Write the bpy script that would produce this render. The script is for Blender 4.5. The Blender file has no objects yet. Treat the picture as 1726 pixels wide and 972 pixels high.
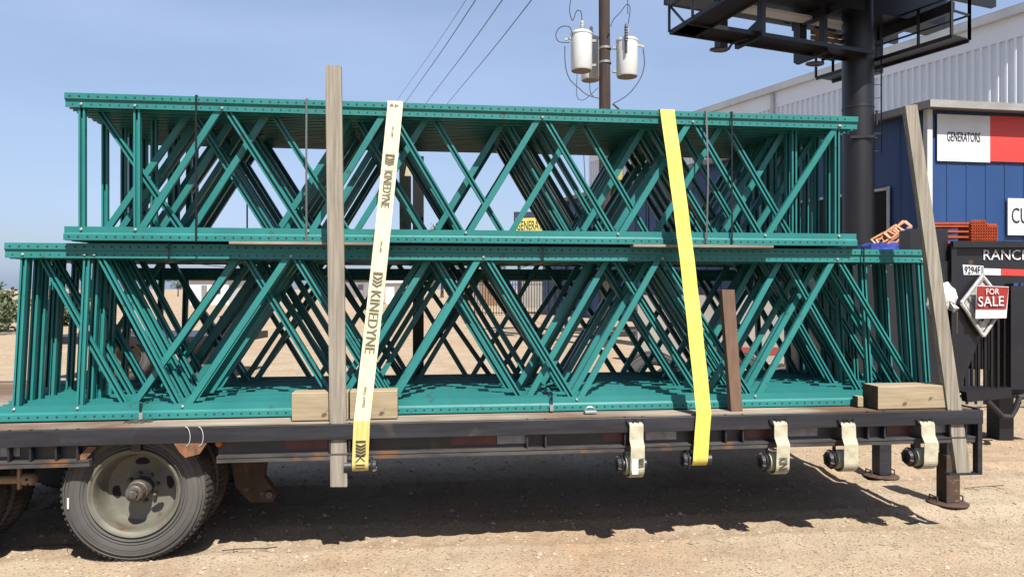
import bpy, math, random
from mathutils import Vector, Matrix
R = math.radians
random.seed(7)
S = bpy.context.scene
C = S.collection
# ------------------------------------------------------------------ camera, sky, sun, exposure
CAMZ, F, CX, CY = 1.55, 1200.0, 863.0, 487.0
cd = bpy.data.cameras.new('camera'); cam = bpy.data.objects.new('camera', cd); C.objects.link(cam)
cam.location = (0, 0, CAMZ); cam.rotation_euler = (R(90), 0, 0)
cd.sensor_width = 36; cd.lens = 36*F/1726; cd.shift_y = 1/1726; cd.clip_end = 6000
S.camera = cam
SUN_EL = R(54); HX, HY = -.37, .929
w = bpy.data.worlds.new('World'); S.world = w; w.use_nodes = True
nt = w.node_tree; bg = nt.nodes['Background']
sky = nt.nodes.new('ShaderNodeTexSky'); sky.sky_type = 'NISHITA'; sky.sun_disc = False
sky.sun_elevation = SUN_EL; sky.sun_rotation = math.atan2(-HX, -HY)
sky.air_density = 1.0; sky.dust_density = 2.2; sky.ozone_density = 2.0; sky.altitude = 100
hz_ = nt.nodes.new('ShaderNodeMix'); hz_.data_type = 'RGBA'; hz_.inputs[0].default_value = .45; hz_.inputs[7].default_value = (4.2, 5.3, 7.8, 1)   # thin even high haze
tcw = nt.nodes.new('ShaderNodeTexCoord'); mpw = nt.nodes.new('ShaderNodeMapping'); mpw.inputs['Scale'].default_value = (1.2, 1.2, 5); mpw.inputs['Rotation'].default_value = (0, .35, 0)
nzw = nt.nodes.new('ShaderNodeTexNoise'); nzw.inputs['Scale'].default_value = 1.6; nzw.inputs['Detail'].default_value = 7; mrw = nt.nodes.new('ShaderNodeMapRange'); mrw.inputs[1].default_value = .38; mrw.inputs[2].default_value = .72; mrw.inputs[3].default_value = .38; mrw.inputs[4].default_value = .62
nt.links.new(tcw.outputs['Generated'], mpw.inputs[0]); nt.links.new(mpw.outputs[0], nzw.inputs[0]); nt.links.new(nzw.outputs[0], mrw.inputs[0]); nt.links.new(mrw.outputs[0], hz_.inputs[0])
nt.links.new(sky.outputs[0], hz_.inputs[6]); nt.links.new(hz_.outputs[2], bg.inputs[0]); bg.inputs[1].default_value = .062
sl = bpy.data.lights.new('sun', 'SUN'); sl.energy = 5.0; sl.angle = R(.55); sl.color = (1, .95, .87)
so = bpy.data.objects.new('sun', sl); C.objects.link(so)
so.rotation_euler = Vector((HX*math.cos(SUN_EL), HY*math.cos(SUN_EL), -math.sin(SUN_EL))).to_track_quat('-Z', 'Y').to_euler()
S.view_settings.view_transform = 'Standard'; S.view_settings.look = 'None'
S.view_settings.exposure = 1.18; S.view_settings.gamma = 1
S.render.resolution_x = 1024; S.render.resolution_y = 576

# ------------------------------------------------------------------ measuring planes
TH = math.atan(.119); CT, ST = math.cos(TH), math.sin(TH); Y0 = 4.17
def st(px, py, t=0.0):                       # pixel -> (s, z) on the vertical plane t metres in from the trailer's side
    u = (px-CX)/F; Y = (t+CT*Y0)/(CT-ST*u)
    return Y*(u*CT+ST)-ST*Y0, CAMZ-(py-CY)/F*Y
def TR(s, t, z): return Vector((s*CT-t*ST, Y0+s*ST+t*CT, z))
def W(px, py, Y): return Vector(((px-CX)/F*Y, Y, CAMZ-(py-CY)/F*Y))
def G(px, py):                                # a point of the ground
    Y = CAMZ*F/(py-CY); return Vector(((px-CX)/F*Y, Y, 0))

# ------------------------------------------------------------------ materials
def lin(c): return tuple(((x/255)/12.92 if x/255 <= .04045 else ((x/255+.055)/1.055)**2.4) for x in c)
KA = .515                                       # overall darkness of paint and soil that goes with the exposure
def mat(name, col, rough=.6, metal=0., col2=None, scale=(8, 8, 8), lo=.4, hi=.65, bump=0., bscale=None, detail=5, spec=.5, col3=None, s3=30, lo3=.62, hi3=.7, bdist=.01):
    col, col2, col3 = [None if q is None else tuple(x*KA for x in q) for q in (col, col2, col3)]
    m = bpy.data.materials.new(name); m.use_nodes = True; n = m.node_tree.nodes; l = m.node_tree.links
    b = n['Principled BSDF']; b.inputs['Roughness'].default_value = rough; b.inputs['Metallic'].default_value = metal
    b.inputs['Specular IOR Level'].default_value = spec
    b.inputs['Base Color'].default_value = (*col, 1)
    tc = n.new('ShaderNodeTexCoord'); mp = n.new('ShaderNodeMapping'); l.new(tc.outputs['Object'], mp.inputs[0]); mp.inputs['Scale'].default_value = scale
    if col2:
        nz = n.new('ShaderNodeTexNoise'); nz.inputs['Scale'].default_value = 1; nz.inputs['Detail'].default_value = detail; nz.inputs['Roughness'].default_value = .62
        l.new(mp.outputs[0], nz.inputs[0])
        mr = n.new('ShaderNodeMapRange'); mr.inputs[1].default_value = lo; mr.inputs[2].default_value = hi; l.new(nz.outputs[0], mr.inputs[0])
        mx = n.new('ShaderNodeMix'); mx.data_type = 'RGBA'; mx.inputs[6].default_value = (*col, 1); mx.inputs[7].default_value = (*col2, 1)
        l.new(mr.outputs[0], mx.inputs[0]); last = mx.outputs[2]
        if col3:
            n2 = n.new('ShaderNodeTexNoise'); n2.inputs['Scale'].default_value = s3; n2.inputs['Detail'].default_value = 6; l.new(tc.outputs['Object'], n2.inputs[0])
            m2 = n.new('ShaderNodeMapRange'); m2.inputs[1].default_value = lo3; m2.inputs[2].default_value = hi3; l.new(n2.outputs[0], m2.inputs[0])
            x2 = n.new('ShaderNodeMix'); x2.data_type = 'RGBA'; x2.inputs[7].default_value = (*col3, 1); l.new(last, x2.inputs[6]); l.new(m2.outputs[0], x2.inputs[0]); last = x2.outputs[2]
        l.new(last, b.inputs['Base Color'])
    if bump:
        bn = n.new('ShaderNodeTexNoise'); bn.inputs['Detail'].default_value = 6; bn.inputs['Scale'].default_value = 1
        mq = n.new('ShaderNodeMapping'); mq.inputs['Scale'].default_value = bscale or scale; l.new(tc.outputs['Object'], mq.inputs[0]); l.new(mq.outputs[0], bn.inputs[0])
        bu = n.new('ShaderNodeBump'); bu.inputs['Strength'].default_value = bump; bu.inputs['Distance'].default_value = bdist; l.new(bn.outputs[0], bu.inputs['Height']); l.new(bu.outputs[0], b.inputs['Normal'])
    return m
M = {}
M['teal'] = mat('teal_paint', (.020, .212, .203), .40, spec=.4, col2=(.030, .262, .25), scale=(2.5, 2.5, 2.5), lo=.35, hi=.65, col3=(.05, .11, .09), s3=16, lo3=.64, hi3=.74, bump=.12, bscale=(60, 60, 60), bdist=.002)
M['hole'] = mat('hole_dark', (.008, .02, .018), .8)
M['bolt'] = mat('zinc_bolt', (.62, .66, .64), .35, .6)
M['wood_grey'] = mat('weathered_wood', (.44, .395, .32), .85, col2=(.20, .17, .13), scale=(60, 60, 2.2), lo=.35, hi=.7, col3=(.09, .065, .05), s3=7, lo3=.66, hi3=.74, bump=.5, bscale=(120, 120, 4), bdist=.004)
M['wood_new'] = mat('treated_timber', (.50, .40, .255), .8, col2=(.33, .25, .15), scale=(2.5, 45, 45), lo=.38, hi=.7, col3=(.14, .09, .05), s3=9, lo3=.66, hi3=.72, bump=.4, bscale=(4, 110, 110), bdist=.003)
M['wood_end_shade'] = mat('timber_end_shade', (.10, .075, .045), .9, col2=(.06, .045, .03), scale=(30, 30, 30))  # block end faces, with the shadow on them put into the colour
M['wood_deck'] = mat('deck_boards', (.50, .42, .33), .85, col2=(.26, .21, .16), scale=(2, 30, 30), lo=.35, hi=.65, col3=(.17, .095, .05), s3=.8, lo3=.46, hi3=.60, bump=.4, bscale=(4, 60, 60), bdist=.004)
M['composite'] = mat('brown_timber', (.20, .115, .07), .8, col2=(.14, .08, .05), scale=(40, 40, 6), bump=.3, bscale=(90, 90, 10), bdist=.003)
M['black_steel'] = mat('trailer_black_steel', (.012, .014, .020), .45, col2=(.045, .048, .062), scale=(1.6, 16, 16), lo=.42, hi=.78, col3=(.11, .08, .06), s3=6, lo3=.60, hi3=.80, bump=.35, bscale=(25, 25, 25), bdist=.003)
M['flange_steel'] = mat('scraped_flange_steel', (.10, .09, .085), .6, col2=(.03, .03, .033), scale=(3, 20, 20), col3=(.22, .10, .04), s3=5, lo3=.55, hi3=.65, bump=.4, bscale=(30, 30, 30), bdist=.004)
M['rust'] = mat('rusty_steel', (.10, .055, .035), .85, col2=(.045, .03, .022), scale=(9, 9, 9), col3=(.3, .15, .07), s3=20, lo3=.6, hi3=.7, bump=.4, bscale=(40, 40, 40), bdist=.004)
M['rust_light'] = mat('light_rust', (.36, .23, .13), .8, col2=(.22, .11, .05), scale=(14, 14, 14), bump=.4, bscale=(40, 40, 40), bdist=.003)
M['rubber'] = mat('dusty_rubber', (.085, .082, .078), .85, col2=(.13, .122, .11), scale=(5, 5, 5), lo=.35, hi=.7, bump=.2, bscale=(60, 60, 60), bdist=.002)
M['rubber_dark'] = mat('tread_rubber', (.03, .028, .026), .9, col2=(.10, .085, .065), scale=(9, 9, 9), lo=.45, hi=.7)
M['rim'] = mat('dusty_rim_paint', (.22, .21, .165), .6, col2=(.13, .12, .09), scale=(5, 5, 5), lo=.35, hi=.7, col3=(.12, .07, .04), s3=9, lo3=.62, hi3=.72, bump=.15, bscale=(30, 30, 30), bdist=.002)
M['hub'] = mat('grey_hub', (.17, .16, .145), .5, .3, col2=(.09, .075, .06), scale=(20, 20, 20))
M['strap_cream'] = mat('cream_webbing', (.90, .84, .62), .75, col2=(.74, .67, .44), scale=(60, 60, 5), lo=.35, hi=.7, col3=(.42, .38, .27), s3=8, lo3=.68, hi3=.80, bump=.6, bscale=(150, 150, 500), bdist=.002)
M['strap_yellow'] = mat('yellow_webbing', (.95, .80, .15), .7, col2=(.80, .66, .10), scale=(60, 60, 5), lo=.35, hi=.7, col3=(.40, .33, .12), s3=9, lo3=.68, hi3=.80, bump=.6, bscale=(150, 150, 500), bdist=.002)
M['strap_gold'] = mat('golden_webbing', (.86, .72, .26), .75, col2=(.70, .56, .17), scale=(60, 60, 5), bump=.5, bscale=(150, 150, 500), bdist=.002)
M['seam'] = mat('seam_thread', (.50, .43, .20), .8)
M['strap_old'] = mat('dirty_webbing', (.66, .62, .45), .85, col2=(.46, .42, .30), scale=(12, 12, 12), lo=.4, hi=.65, bump=.2, bscale=(200, 200, 200), bdist=.001)
M['print'] = mat('olive_print', (.20, .18, .09), .8)
M['print_dark'] = mat('dark_print', (.05, .045, .03), .8)
M['tape_red'] = mat('dull_red_tape', (.14, .012, .02), .4, col2=(.05, .01, .012), scale=(12, 12, 12))
M['tape_white'] = mat('dull_white_tape', (.38, .38, .40), .4, col2=(.2, .2, .21), scale=(10, 10, 10))
M['amber'] = mat('amber_lens', (.5, .10, .015), .25)
M['tie'] = mat('white_cable_tie', (.7, .7, .7), .5)
M['band_black'] = mat('black_steel_band', (.015, .018, .02), .35, .4)
M['band_grey'] = mat('grey_steel_band', (.22, .22, .23), .35, .5)
M['cable'] = mat('black_cable', (.012, .012, .016), .6)
M['wire'] = mat('grey_wire', (.06, .07, .10), .6)
M['pole_wood'] = mat('creosote_pole', (.075, .042, .030), .9, col2=(.035, .022, .018), scale=(14, 14, 1.0), lo=.4, hi=.6, bump=.5, bscale=(30, 30, 2), bdist=.02)
M['xfmr'] = mat('transformer_paint', (.95, .98, .97), .4, col2=(.85, .88, .87), scale=(3, 3, 3))
M['xfmr_low'] = mat('transformer_base', (.30, .28, .22), .7)
M['porcelain'] = mat('porcelain', (.62, .62, .58), .25)
M['galv'] = mat('galvanised', (.45, .46, .46), .45, .5)
M['bb_black'] = mat('black_paint', (.006, .006, .008), .42, col2=(.011, .010, .013), scale=(1.5, 1.5, .6), bump=.1, bscale=(9, 9, 9))
M['lamp_glass'] = mat('lamp_glass', (.10, .08, .12), .25)
M['tan_board'] = mat('tan_boards', (.40, .22, .08), .8, col2=(.25, .13, .05), scale=(1, 8, 8))
M['white_metal'] = mat('white_cladding', (1.3, 1.32, 1.36), .45, col2=(1.2, 1.22, 1.26), scale=(.4, .4, .15), bump=.03, bscale=(1, 1, .3))
M['trim_white'] = mat('white_trim', (.85, .85, .82), .5, col2=(.7, .7, .68), scale=(1, 1, 1))
M['fascia'] = mat('weathered_fascia', (.42, .42, .40), .6, col2=(.27, .27, .25), scale=(1.2, 1.2, 5), lo=.4, hi=.7)
M['blue_clad'] = mat('blue_cladding', (.014, .066, .225), .45, col2=(.018, .078, .25), scale=(.6, .6, .3))
M['sign_white'] = mat('sign_white', (.95, .97, 1.0), .5, col2=(.85, .87, .9), scale=(1, 1, 1))
M['sign_red'] = mat('sign_red', (.88, .06, .045), .5, col2=(.8, .05, .04), scale=(1, 1, 1))
M['ink'] = mat('black_ink', (.012, .012, .02), .6)
M['sign_yellow'] = mat('sign_yellow', (.78, .66, .16), .5)
M['navy'] = mat('navy_board', (.012, .02, .06), .6)
M['orange'] = mat('orange_rack_paint', (.60, .085, .015), .45, col2=(.45, .06, .012), scale=(8, 8, 8))
M['peach'] = mat('faded_orange_wood', (.78, .36, .17), .6, col2=(.65, .26, .10), scale=(9, 9, 9))
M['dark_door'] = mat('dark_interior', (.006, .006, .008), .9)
M['dump_black'] = mat('dump_trailer_black', (.009, .010, .015), .4, col2=(.018, .019, .026), scale=(1.5, 1.5, 1.5), lo=.4, hi=.7, col3=(.12, .07, .045), s3=7, lo3=.70, hi3=.76, bump=.15, bscale=(12, 12, 12))
M['white'] = mat('plain_white', (1., 1., 1.), .5)
M['plastic'] = mat('white_plastic_bag', (1., 1., .98), .45, col2=(.8, .8, .78), scale=(15, 15, 15), bump=.6, bscale=(22, 22, 22), bdist=.03)
M['bracket'] = mat('dirty_aluminium', (.8, .8, .76), .5, .1, col2=(.5, .5, .47), scale=(14, 14, 14))
M['forsale_red'] = mat('for_sale_red', (.42, .025, .018), .5)
M['tarp'] = mat('blue_tarp', (.02, .06, .42), .5, col2=(.01, .03, .25), scale=(6, 6, 6), bump=.5, bscale=(9, 9, 9), bdist=.05)
M['tail_red'] = mat('red_lens', (.45, .01, .01), .3)
M['leaf'] = mat('leaves', (.05, .085, .025), .7, col2=(.085, .11, .04), scale=(3, 3, 3))
M['bark'] = mat('bark', (.09, .07, .05), .9)
M['roof_grey'] = mat('grey_roof', (.33, .32, .31), .6, col2=(.25, .24, .23), scale=(.5, .5, .5))
M['kerb_red'] = mat('red_barrier', (.35, .05, .03), .6)
M['concrete'] = mat('concrete', (.42, .40, .36), .9, col2=(.34, .32, .29), scale=(1, 1, 1))
M['pebble'] = mat('pebbles', (.62, .50, .37), .9, col2=(.38, .29, .20), scale=(3, 3, 3), lo=.35, hi=.65)
M['rust_orange'] = mat('orange_rusty_bracket', (.34, .14, .06), .7, col2=(.12, .06, .035), scale=(20, 20, 20))

def ground_mat():
    m = bpy.data.materials.new('sandy_caliche'); m.use_nodes = True; n = m.node_tree.nodes; l = m.node_tree.links; b = n['Principled BSDF']
    b.inputs['Roughness'].default_value = .95; b.inputs['Specular IOR Level'].default_value = .15
    tc = n.new('ShaderNodeTexCoord')
    def noise(s, d=6, r=.6):
        x = n.new('ShaderNodeTexNoise'); x.inputs['Scale'].default_value = s; x.inputs['Detail'].default_value = d; x.inputs['Roughness'].default_value = r; l.new(tc.outputs['Object'], x.inputs[0]); return x.outputs[0]
    def rng(o, a, c2):
        x = n.new('ShaderNodeMapRange'); x.inputs[1].default_value = a; x.inputs[2].default_value = c2; l.new(o, x.inputs[0]); return x.outputs[0]
    def mix(f, a, c2):
        x = n.new('ShaderNodeMix'); x.data_type = 'RGBA'; l.new(f, x.inputs[0])
        for i, v in ((6, a), (7, c2)):
            if isinstance(v, tuple): x.inputs[i].default_value = (*[q*KA for q in v], 1)
            else: l.new(v, x.inputs[i])
        return x.outputs[2]
    c = mix(rng(noise(.9), .38, .64), (.53, .405, .27), (.57, .47, .345))
    c = mix(rng(noise(.33, 3), .45, .62), c, (.53, .37, .23))
    c = mix(rng(noise(2.2, 6, .7), .47, .66), c, (.42, .29, .19))
    c = mix(rng(noise(1.1, 6, .7), .54, .68), c, (.62, .52, .39))
    c = mix(rng(noise(9, 6, .75), .56, .70), c, (.33, .23, .15))
    vo = n.new('ShaderNodeTexVoronoi'); vo.inputs['Scale'].default_value = 95; l.new(tc.outputs['Object'], vo.inputs[0])
    sx = n.new('ShaderNodeSeparateColor'); l.new(vo.outputs['Color'], sx.inputs[0])
    c = mix(rng(sx.outputs[0], .86, .92), c, (.30, .225, .155))
    c = mix(rng(sx.outputs[1], .86, .93), c, (.50, .41, .31))
    c = mix(rng(noise(110, 4, .75), .58, .70), c, (.28, .21, .145))
    l.new(c, b.inputs['Base Color'])
    a1 = n.new('ShaderNodeMath'); a1.operation = 'MULTIPLY_ADD'; l.new(noise(45, 6, .7), a1.inputs[0]); a1.inputs[1].default_value = .35; l.new(noise(5, 6, .7), a1.inputs[2])
    a2 = n.new('ShaderNodeMath'); a2.operation = 'MULTIPLY_ADD'; l.new(vo.outputs['Distance'], a2.inputs[0]); a2.inputs[1].default_value = -.25; l.new(a1.outputs[0], a2.inputs[2])
    bu = n.new('ShaderNodeBump'); bu.inputs['Strength'].default_value = .8; bu.inputs['Distance'].default_value = .02; l.new(a2.outputs[0], bu.inputs['Height']); l.new(bu.outputs[0], b.inputs['Normal'])
    return m
M['ground'] = ground_mat()

# ------------------------------------------------------------------ mesh builder
class MB:
    def __init__(s): s.v = []; s.f = []; s.m = []; s.sm = []
    def add(s, vs, fs, mi=0, smooth=False):
        o = len(s.v); s.v += [tuple(v) for v in vs]
        for f in fs: s.f.append([i+o for i in f]); s.m.append(mi); s.sm.append(smooth)
        return s
    def box(s, x0, x1, y0, y1, z0, z1, mi=0, end=None):
        vs = [(x, y, z) for x in (x0, x1) for y in (y0, y1) for z in (z0, z1)]
        fs = [[0, 1, 3, 2], [4, 6, 7, 5], [0, 4, 5, 1], [2, 3, 7, 6], [0, 2, 6, 4], [1, 5, 7, 3]]
        s.add(vs, fs[2:], mi); return s.add(vs, fs[:2], mi if end is None else end)
    def bar(s, a, b, wd, dp, up=(0, 1, 0), mi=0):           # rectangular bar a->b, dp along 'up', wd across
        a = Vector(a); b = Vector(b); d = (b-a).normalized(); up = Vector(up); x = d.cross(up).normalized(); up = x.cross(d).normalized()
        vs = []
        for p in (a, b):
            for i, j in ((-1, -1), (1, -1), (1, 1), (-1, 1)): vs.append(p+x*i*wd/2+up*j*dp/2)
        return s.add(vs, [[3, 2, 1, 0], [4, 5, 6, 7], [0, 1, 5, 4], [1, 2, 6, 5], [2, 3, 7, 6], [3, 0, 4, 7]], mi)
    def prism(s, pts, vec, mi=0, side=None):                # planar polygon (3D pts) extruded along vec
        n = len(pts); vec = Vector(vec); vs = [Vector(p) for p in pts]+[Vector(p)+vec for p in pts]
        s.add(vs, [list(range(n))[::-1], list(range(n, 2*n))], mi)
        return s.add(vs, [[i, (i+1) % n, n+(i+1) % n, n+i] for i in range(n)], mi if side is None else side)
    def tube(s, pts, r, n=8, mi=0, r2=None, caps=True):
        pts = [Vector(p) for p in pts]; rings = []; up = None; k = len(pts)
        for i, p in enumerate(pts):
            d = (pts[min(i+1, k-1)]-pts[max(i-1, 0)]).normalized()
            if up is None: up = Vector((0, 0, 1)) if abs(d.z) < .9 else Vector((1, 0, 0))
            x = d.cross(up).normalized(); y = x.cross(d).normalized(); up = y
            rr = r if r2 is None else r+(r2-r)*i/(k-1)
            rings.append([p+(x*math.cos(2*math.pi*j/n)+y*math.sin(2*math.pi*j/n))*rr for j in range(n)])
        vs = [v for q in rings for v in q]; fs = []
        for i in range(k-1):
            for j in range(n): fs.append([i*n+j, (i+1)*n+j, (i+1)*n+(j+1) % n, i*n+(j+1) % n])
        s.add(vs, fs, mi, True)
        if caps: s.add(rings[0]+rings[-1], [list(range(n)), list(range(n, 2*n))[::-1]], mi)
        return s
    def lathe(s, prof, n=32, axis='y', c=(0, 0, 0), mi=0, smooth=True, mfn=None):   # prof: (r, along)
        vs = []; c = Vector(c)
        for r, a in prof:
            for j in range(n):
                q = 2*math.pi*j/n; p, o = r*math.cos(q), r*math.sin(q)
                vs.append(c+Vector({'y': (p, a, o), 'z': (p, o, a), 'x': (a, p, o)}[axis]))
        for i in range(len(prof)-1):
            s.add([], [], 0)
        fs = []; k = len(prof); o0 = len(s.v); s.v += [tuple(v) for v in vs]
        for i in range(k-1):
            for j in range(n):
                a, b, c2, d = i*n+j, (i+1)*n+j, (i+1)*n+(j+1) % n, i*n+(j+1) % n
                f = [a, d, c2, b] if axis != 'y' else [a, b, c2, d]
                s.f.append([x+o0 for x in f]); s.m.append(mi if mfn is None else mfn(i)); s.sm.append(smooth)
        return s
    def disc(s, c, n, r, k=8, mi=0, h=.001):
        c = Vector(c); n = Vector(n).normalized(); a = n.orthogonal().normalized(); b = n.cross(a)
        return s.add([c+n*h+(a*math.cos(2*math.pi*i/k)+b*math.sin(2*math.pi*i/k))*r for i in range(k)], [list(range(k))], mi)
    def mesh(s, name, mats):
        me = bpy.data.meshes.new(name); me.from_pydata(s.v, [], s.f)
        for m in (mats if isinstance(mats, (list, tuple)) else [mats]): me.materials.append(M[m])
        me.polygons.foreach_set('material_index', s.m); me.polygons.foreach_set('use_smooth', s.sm)
        import bmesh
        bm = bmesh.new(); bm.from_mesh(me); bmesh.ops.recalc_face_normals(bm, faces=bm.faces)
        for e in bm.edges:
            if len(e.link_faces) == 2 and e.calc_face_angle(0) > .55: e.smooth = False
        bm.to_mesh(me); bm.free()
        me.update(); return me
    def build(s, name, mats, parent=None, bevel=0):
        o = bpy.data.objects.new(name, s.mesh(name, mats)); C.objects.link(o)
        if parent is not None: o.parent = parent
        if bevel:
            b = o.modifiers.new('bevel', 'BEVEL'); b.width = bevel; b.segments = 2; b.limit_method = 'ANGLE'
        return o
def tag(o, label, cat, group=None):
    o['label'] = label; o['category'] = cat
    if group: o['group'] = group
    return o
def thing(name, label, cat, loc=(0, 0, 0), rot=(0, 0, 0), group=None):
    o = bpy.data.objects.new(name, None); C.objects.link(o); o.location = loc; o.rotation_euler = rot; o.empty_display_size = .1
    return tag(o, label, cat, group)
def struct(o): o['kind'] = 'structure'; return o
def place(o, loc, rz=0, rx=0): o.location = loc; o.rotation_euler = (rx, 0, rz); return o
def text(name, body, m, parent, origin, xdir, ydir, height, width=None, ext=.002, label=None):
    cu = bpy.data.curves.new('t', 'FONT'); cu.body = body; cu.extrude = ext; cu.resolution_u = 3
    to = bpy.data.objects.new('t', cu); C.objects.link(to); bpy.context.view_layer.update()
    me = bpy.data.meshes.new_from_object(to.evaluated_get(bpy.context.evaluated_depsgraph_get())); bpy.data.objects.remove(to)
    xs = [v.co.x for v in me.vertices]; ys = [v.co.y for v in me.vertices]
    x0, y0 = min(xs), min(ys); sy = height/(max(ys)-y0); sx = (width/(max(xs)-x0)) if width else sy
    xd = Vector(xdir).normalized(); yd = Vector(ydir).normalized(); zd = xd.cross(yd); og = Vector(origin)
    for v in me.vertices: v.co = og+xd*(v.co.x-x0)*sx+yd*(v.co.y-y0)*sy+zd*v.co.z
    me.materials.clear(); me.materials.append(M[m]); me.update()
    o = bpy.data.objects.new(name, me); C.objects.link(o); o.parent = parent
    if label: o['label'] = label
    return o

# ================================================================== GROUND
from mathutils import noise as NZ
def gh(x, y):
    if y < 1.5 or y > 22 or abs(x) > 16: return 0.
    e = min(1, (y-1.5), (22-y)/4, (16-abs(x))/4)
    h = .022*NZ.noise((x*.7, y*.7, 3.1))+.010*NZ.noise((x*2.7, y*2.7, 7.7))+.006*NZ.noise((x*9, y*9, 1.3))
    for k, (yc, sl_) in enumerate(((4.55, .10), (5.55, .13), (6.9, .02), (8.4, .06))):      # shallow tyre ruts with lug marks
        dy = y-(yc+sl_*x)
        if abs(dy) < .22:
            wv = math.cos(dy/.22*math.pi/2)
            h -= .026*wv; h += .013*wv*max(0, math.sin(x*2*math.pi/.16+(3 if dy > 0 else -3)*dy*6))
            h += 0
        elif abs(dy) < .34: h += .008*(1-(abs(dy)-.22)/.12)
    return h*e
def axis(lo_, hi_, fine0, fine1, st_, far):
    a = []; x = fine0
    while x <= fine1+1e-6: a.append(x); x += st_
    l = []; x = fine0; d_ = st_
    while x > lo_: d_ *= 1.35; x -= d_; l.append(max(x, lo_))
    r_ = []; x = a[-1]; d_ = st_
    while x < hi_: d_ *= 1.35; x += d_; r_.append(min(x, hi_))
    return l[::-1]+a+r_
gx = axis(-2500, 2500, -4.6, 4.8, .035, 0); gy = axis(-40, 3500, 3.2, 7.6, .035, 0)
nx = len(gx); g = MB(); g.v = [(x, y, gh(x, y)) for y in gy for x in gx]
g.f = [[j*nx+i, j*nx+i+1, (j+1)*nx+i+1, (j+1)*nx+i] for j in range(len(gy)-1) for i in range(nx-1)]; g.m = [0]*len(g.f); g.sm = [True]*len(g.f)
struct(g.build('ground', 'ground'))
pb = MB()
random.seed(11)
def stone(x, y, r):
    vs = []; g0 = gh(x, y)
    for i in range(6):
        d = [(1, 0, 0), (-1, 0, 0), (0, 1, 0), (0, -1, 0), (0, 0, .7), (0, 0, -.5)][i]
        vs.append((x+d[0]*r*random.uniform(.7, 1.3), y+d[1]*r*random.uniform(.7, 1.3), g0+r*.15+d[2]*r*random.uniform(.7, 1.2)))
    pb.add(vs, [[0, 2, 4], [2, 1, 4], [1, 3, 4], [3, 0, 4], [2, 0, 5], [1, 2, 5], [3, 1, 5], [0, 3, 5]])
for i in range(14000):
    y = 3.0+random.random()**1.6*7; x = random.uniform(-.8, .8)*y
    stone(x, y, random.choice([.002, .003, .003, .004, .004, .005, .008, .014])*random.uniform(.7, 1.2))
for i in range(260):
    y = 3.6+random.random()*5; stone(random.uniform(-.75, .75)*y, y, random.uniform(.012, .026))
o = pb.build('gravel', 'pebble'); o['kind'] = 'stuff'; o['label'] = 'loose pale gravel and small stones scattered on the sandy ground'; o['category'] = 'gravel'

for i, (px, py, dx, dy, lb) in enumerate(((420, 931, .16, .02, 'forked dry twig lying on the sunlit sand right of the trailer wheel'), (84, 921, .18, .04, 'thin dry stick on the sand left of the trailer wheel'), (1660, 826, .16, .05, 'dry twig on the sand right of the near landing leg'))):
    v = G(px, py); q = MB(); q.tube([(-dx, 0, .012), (-dx*.3, dy*.3, .02), (dx*.5, dy, .016), (dx, dy*.4, .03)], .003, 5); q.tube([(dx*.5, dy, .016), (dx*.7, -dy, .02)], .002, 5); q.tube([(-dx*.6, dy*.2, .014), (-dx*.5, -dy*1.2, .012)], .002, 5)
    o = q.build('twig', 'pole_wood'); o.location = (v.x, v.y, gh(v.x, v.y)); tag(o, lb, 'twig')
# ================================================================== TRAILER (local frame: x = along the side, y = inward, z up)
trailer = thing('flatbed_trailer', 'black steel flatbed trailer with worn rub rail and plank deck carrying both teal stacks', 'trailer', TR(0, 0, 0), (0, 0, TH))
DW = 2.2; DZ = .790; XL = -4.3; XR = st(1657, 690)[0]
TL, TT = XL, XR
# deck planks
d = MB(); k = 11; wpl = (DW-.14)/k
for i in range(k): d.box(XL, XR-.05, (.031 if i == 0 else .07+i*wpl+.003), .07+(i+1)*wpl-.003, .735, DZ+random.uniform(-.002, .002))
d.build('deck', 'wood_deck', trailer)
r = MB()
r.box(XL, XR, -.001, .012, .694, .782); r.box(XL, XR, .0121, .03, .694, .702); r.box(XL, XR, .0121, .03, .774, .782)
r.box(XL, XR, DW-.012, DW, .70, .79)
r.build('rub_rail', 'black_steel', trailer, .003)
r = MB()
g0 = st(152, 760, .03)[0]; g1 = st(366, 760, .03)[0]
for a_, b_ in ((XL, g0), (g1, XR-.02)): r.box(a_, b_, .055, .068, .60, .734); r.box(a_, b_, .015, .0549, .602, .612, 1); r.box(a_, b_, .02, .0545, .575, .6015, 1)
r.box(g0, g1, .055, .068, .69, .734)
r.box(XL, XR-.02, DW-.07, DW-.055, .58, .78)
r.box(XR-.02, XR-.004, .02, DW-.05, .60, .79)
r.build('side_channel', ['black_steel', 'flange_steel'], trailer)
r = MB()
for i in range(12): x = XL+.3+i*.62; r.box(x, x+.05, .07, DW-.08, .64, .734)
for y in (.65, 1.5): r.box(XL, XR-.03, y, y+.09, .50, .638)
r.build('crossmember_frame', 'black_steel', trailer)
for px in (30, 110, 572, 905, 1070, 1240, 1480, 1618):
    s0, _ = st(px, 715); p = MB()
    for dx in (-.06, .05): p.box(s0+dx, s0+dx+.01, .0125, .0545, .615, .785); p.box(s0-.05, s0+.05, .050, .0545, .700, .785)
    p.build('stake_pocket', 'black_steel', trailer)
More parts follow.
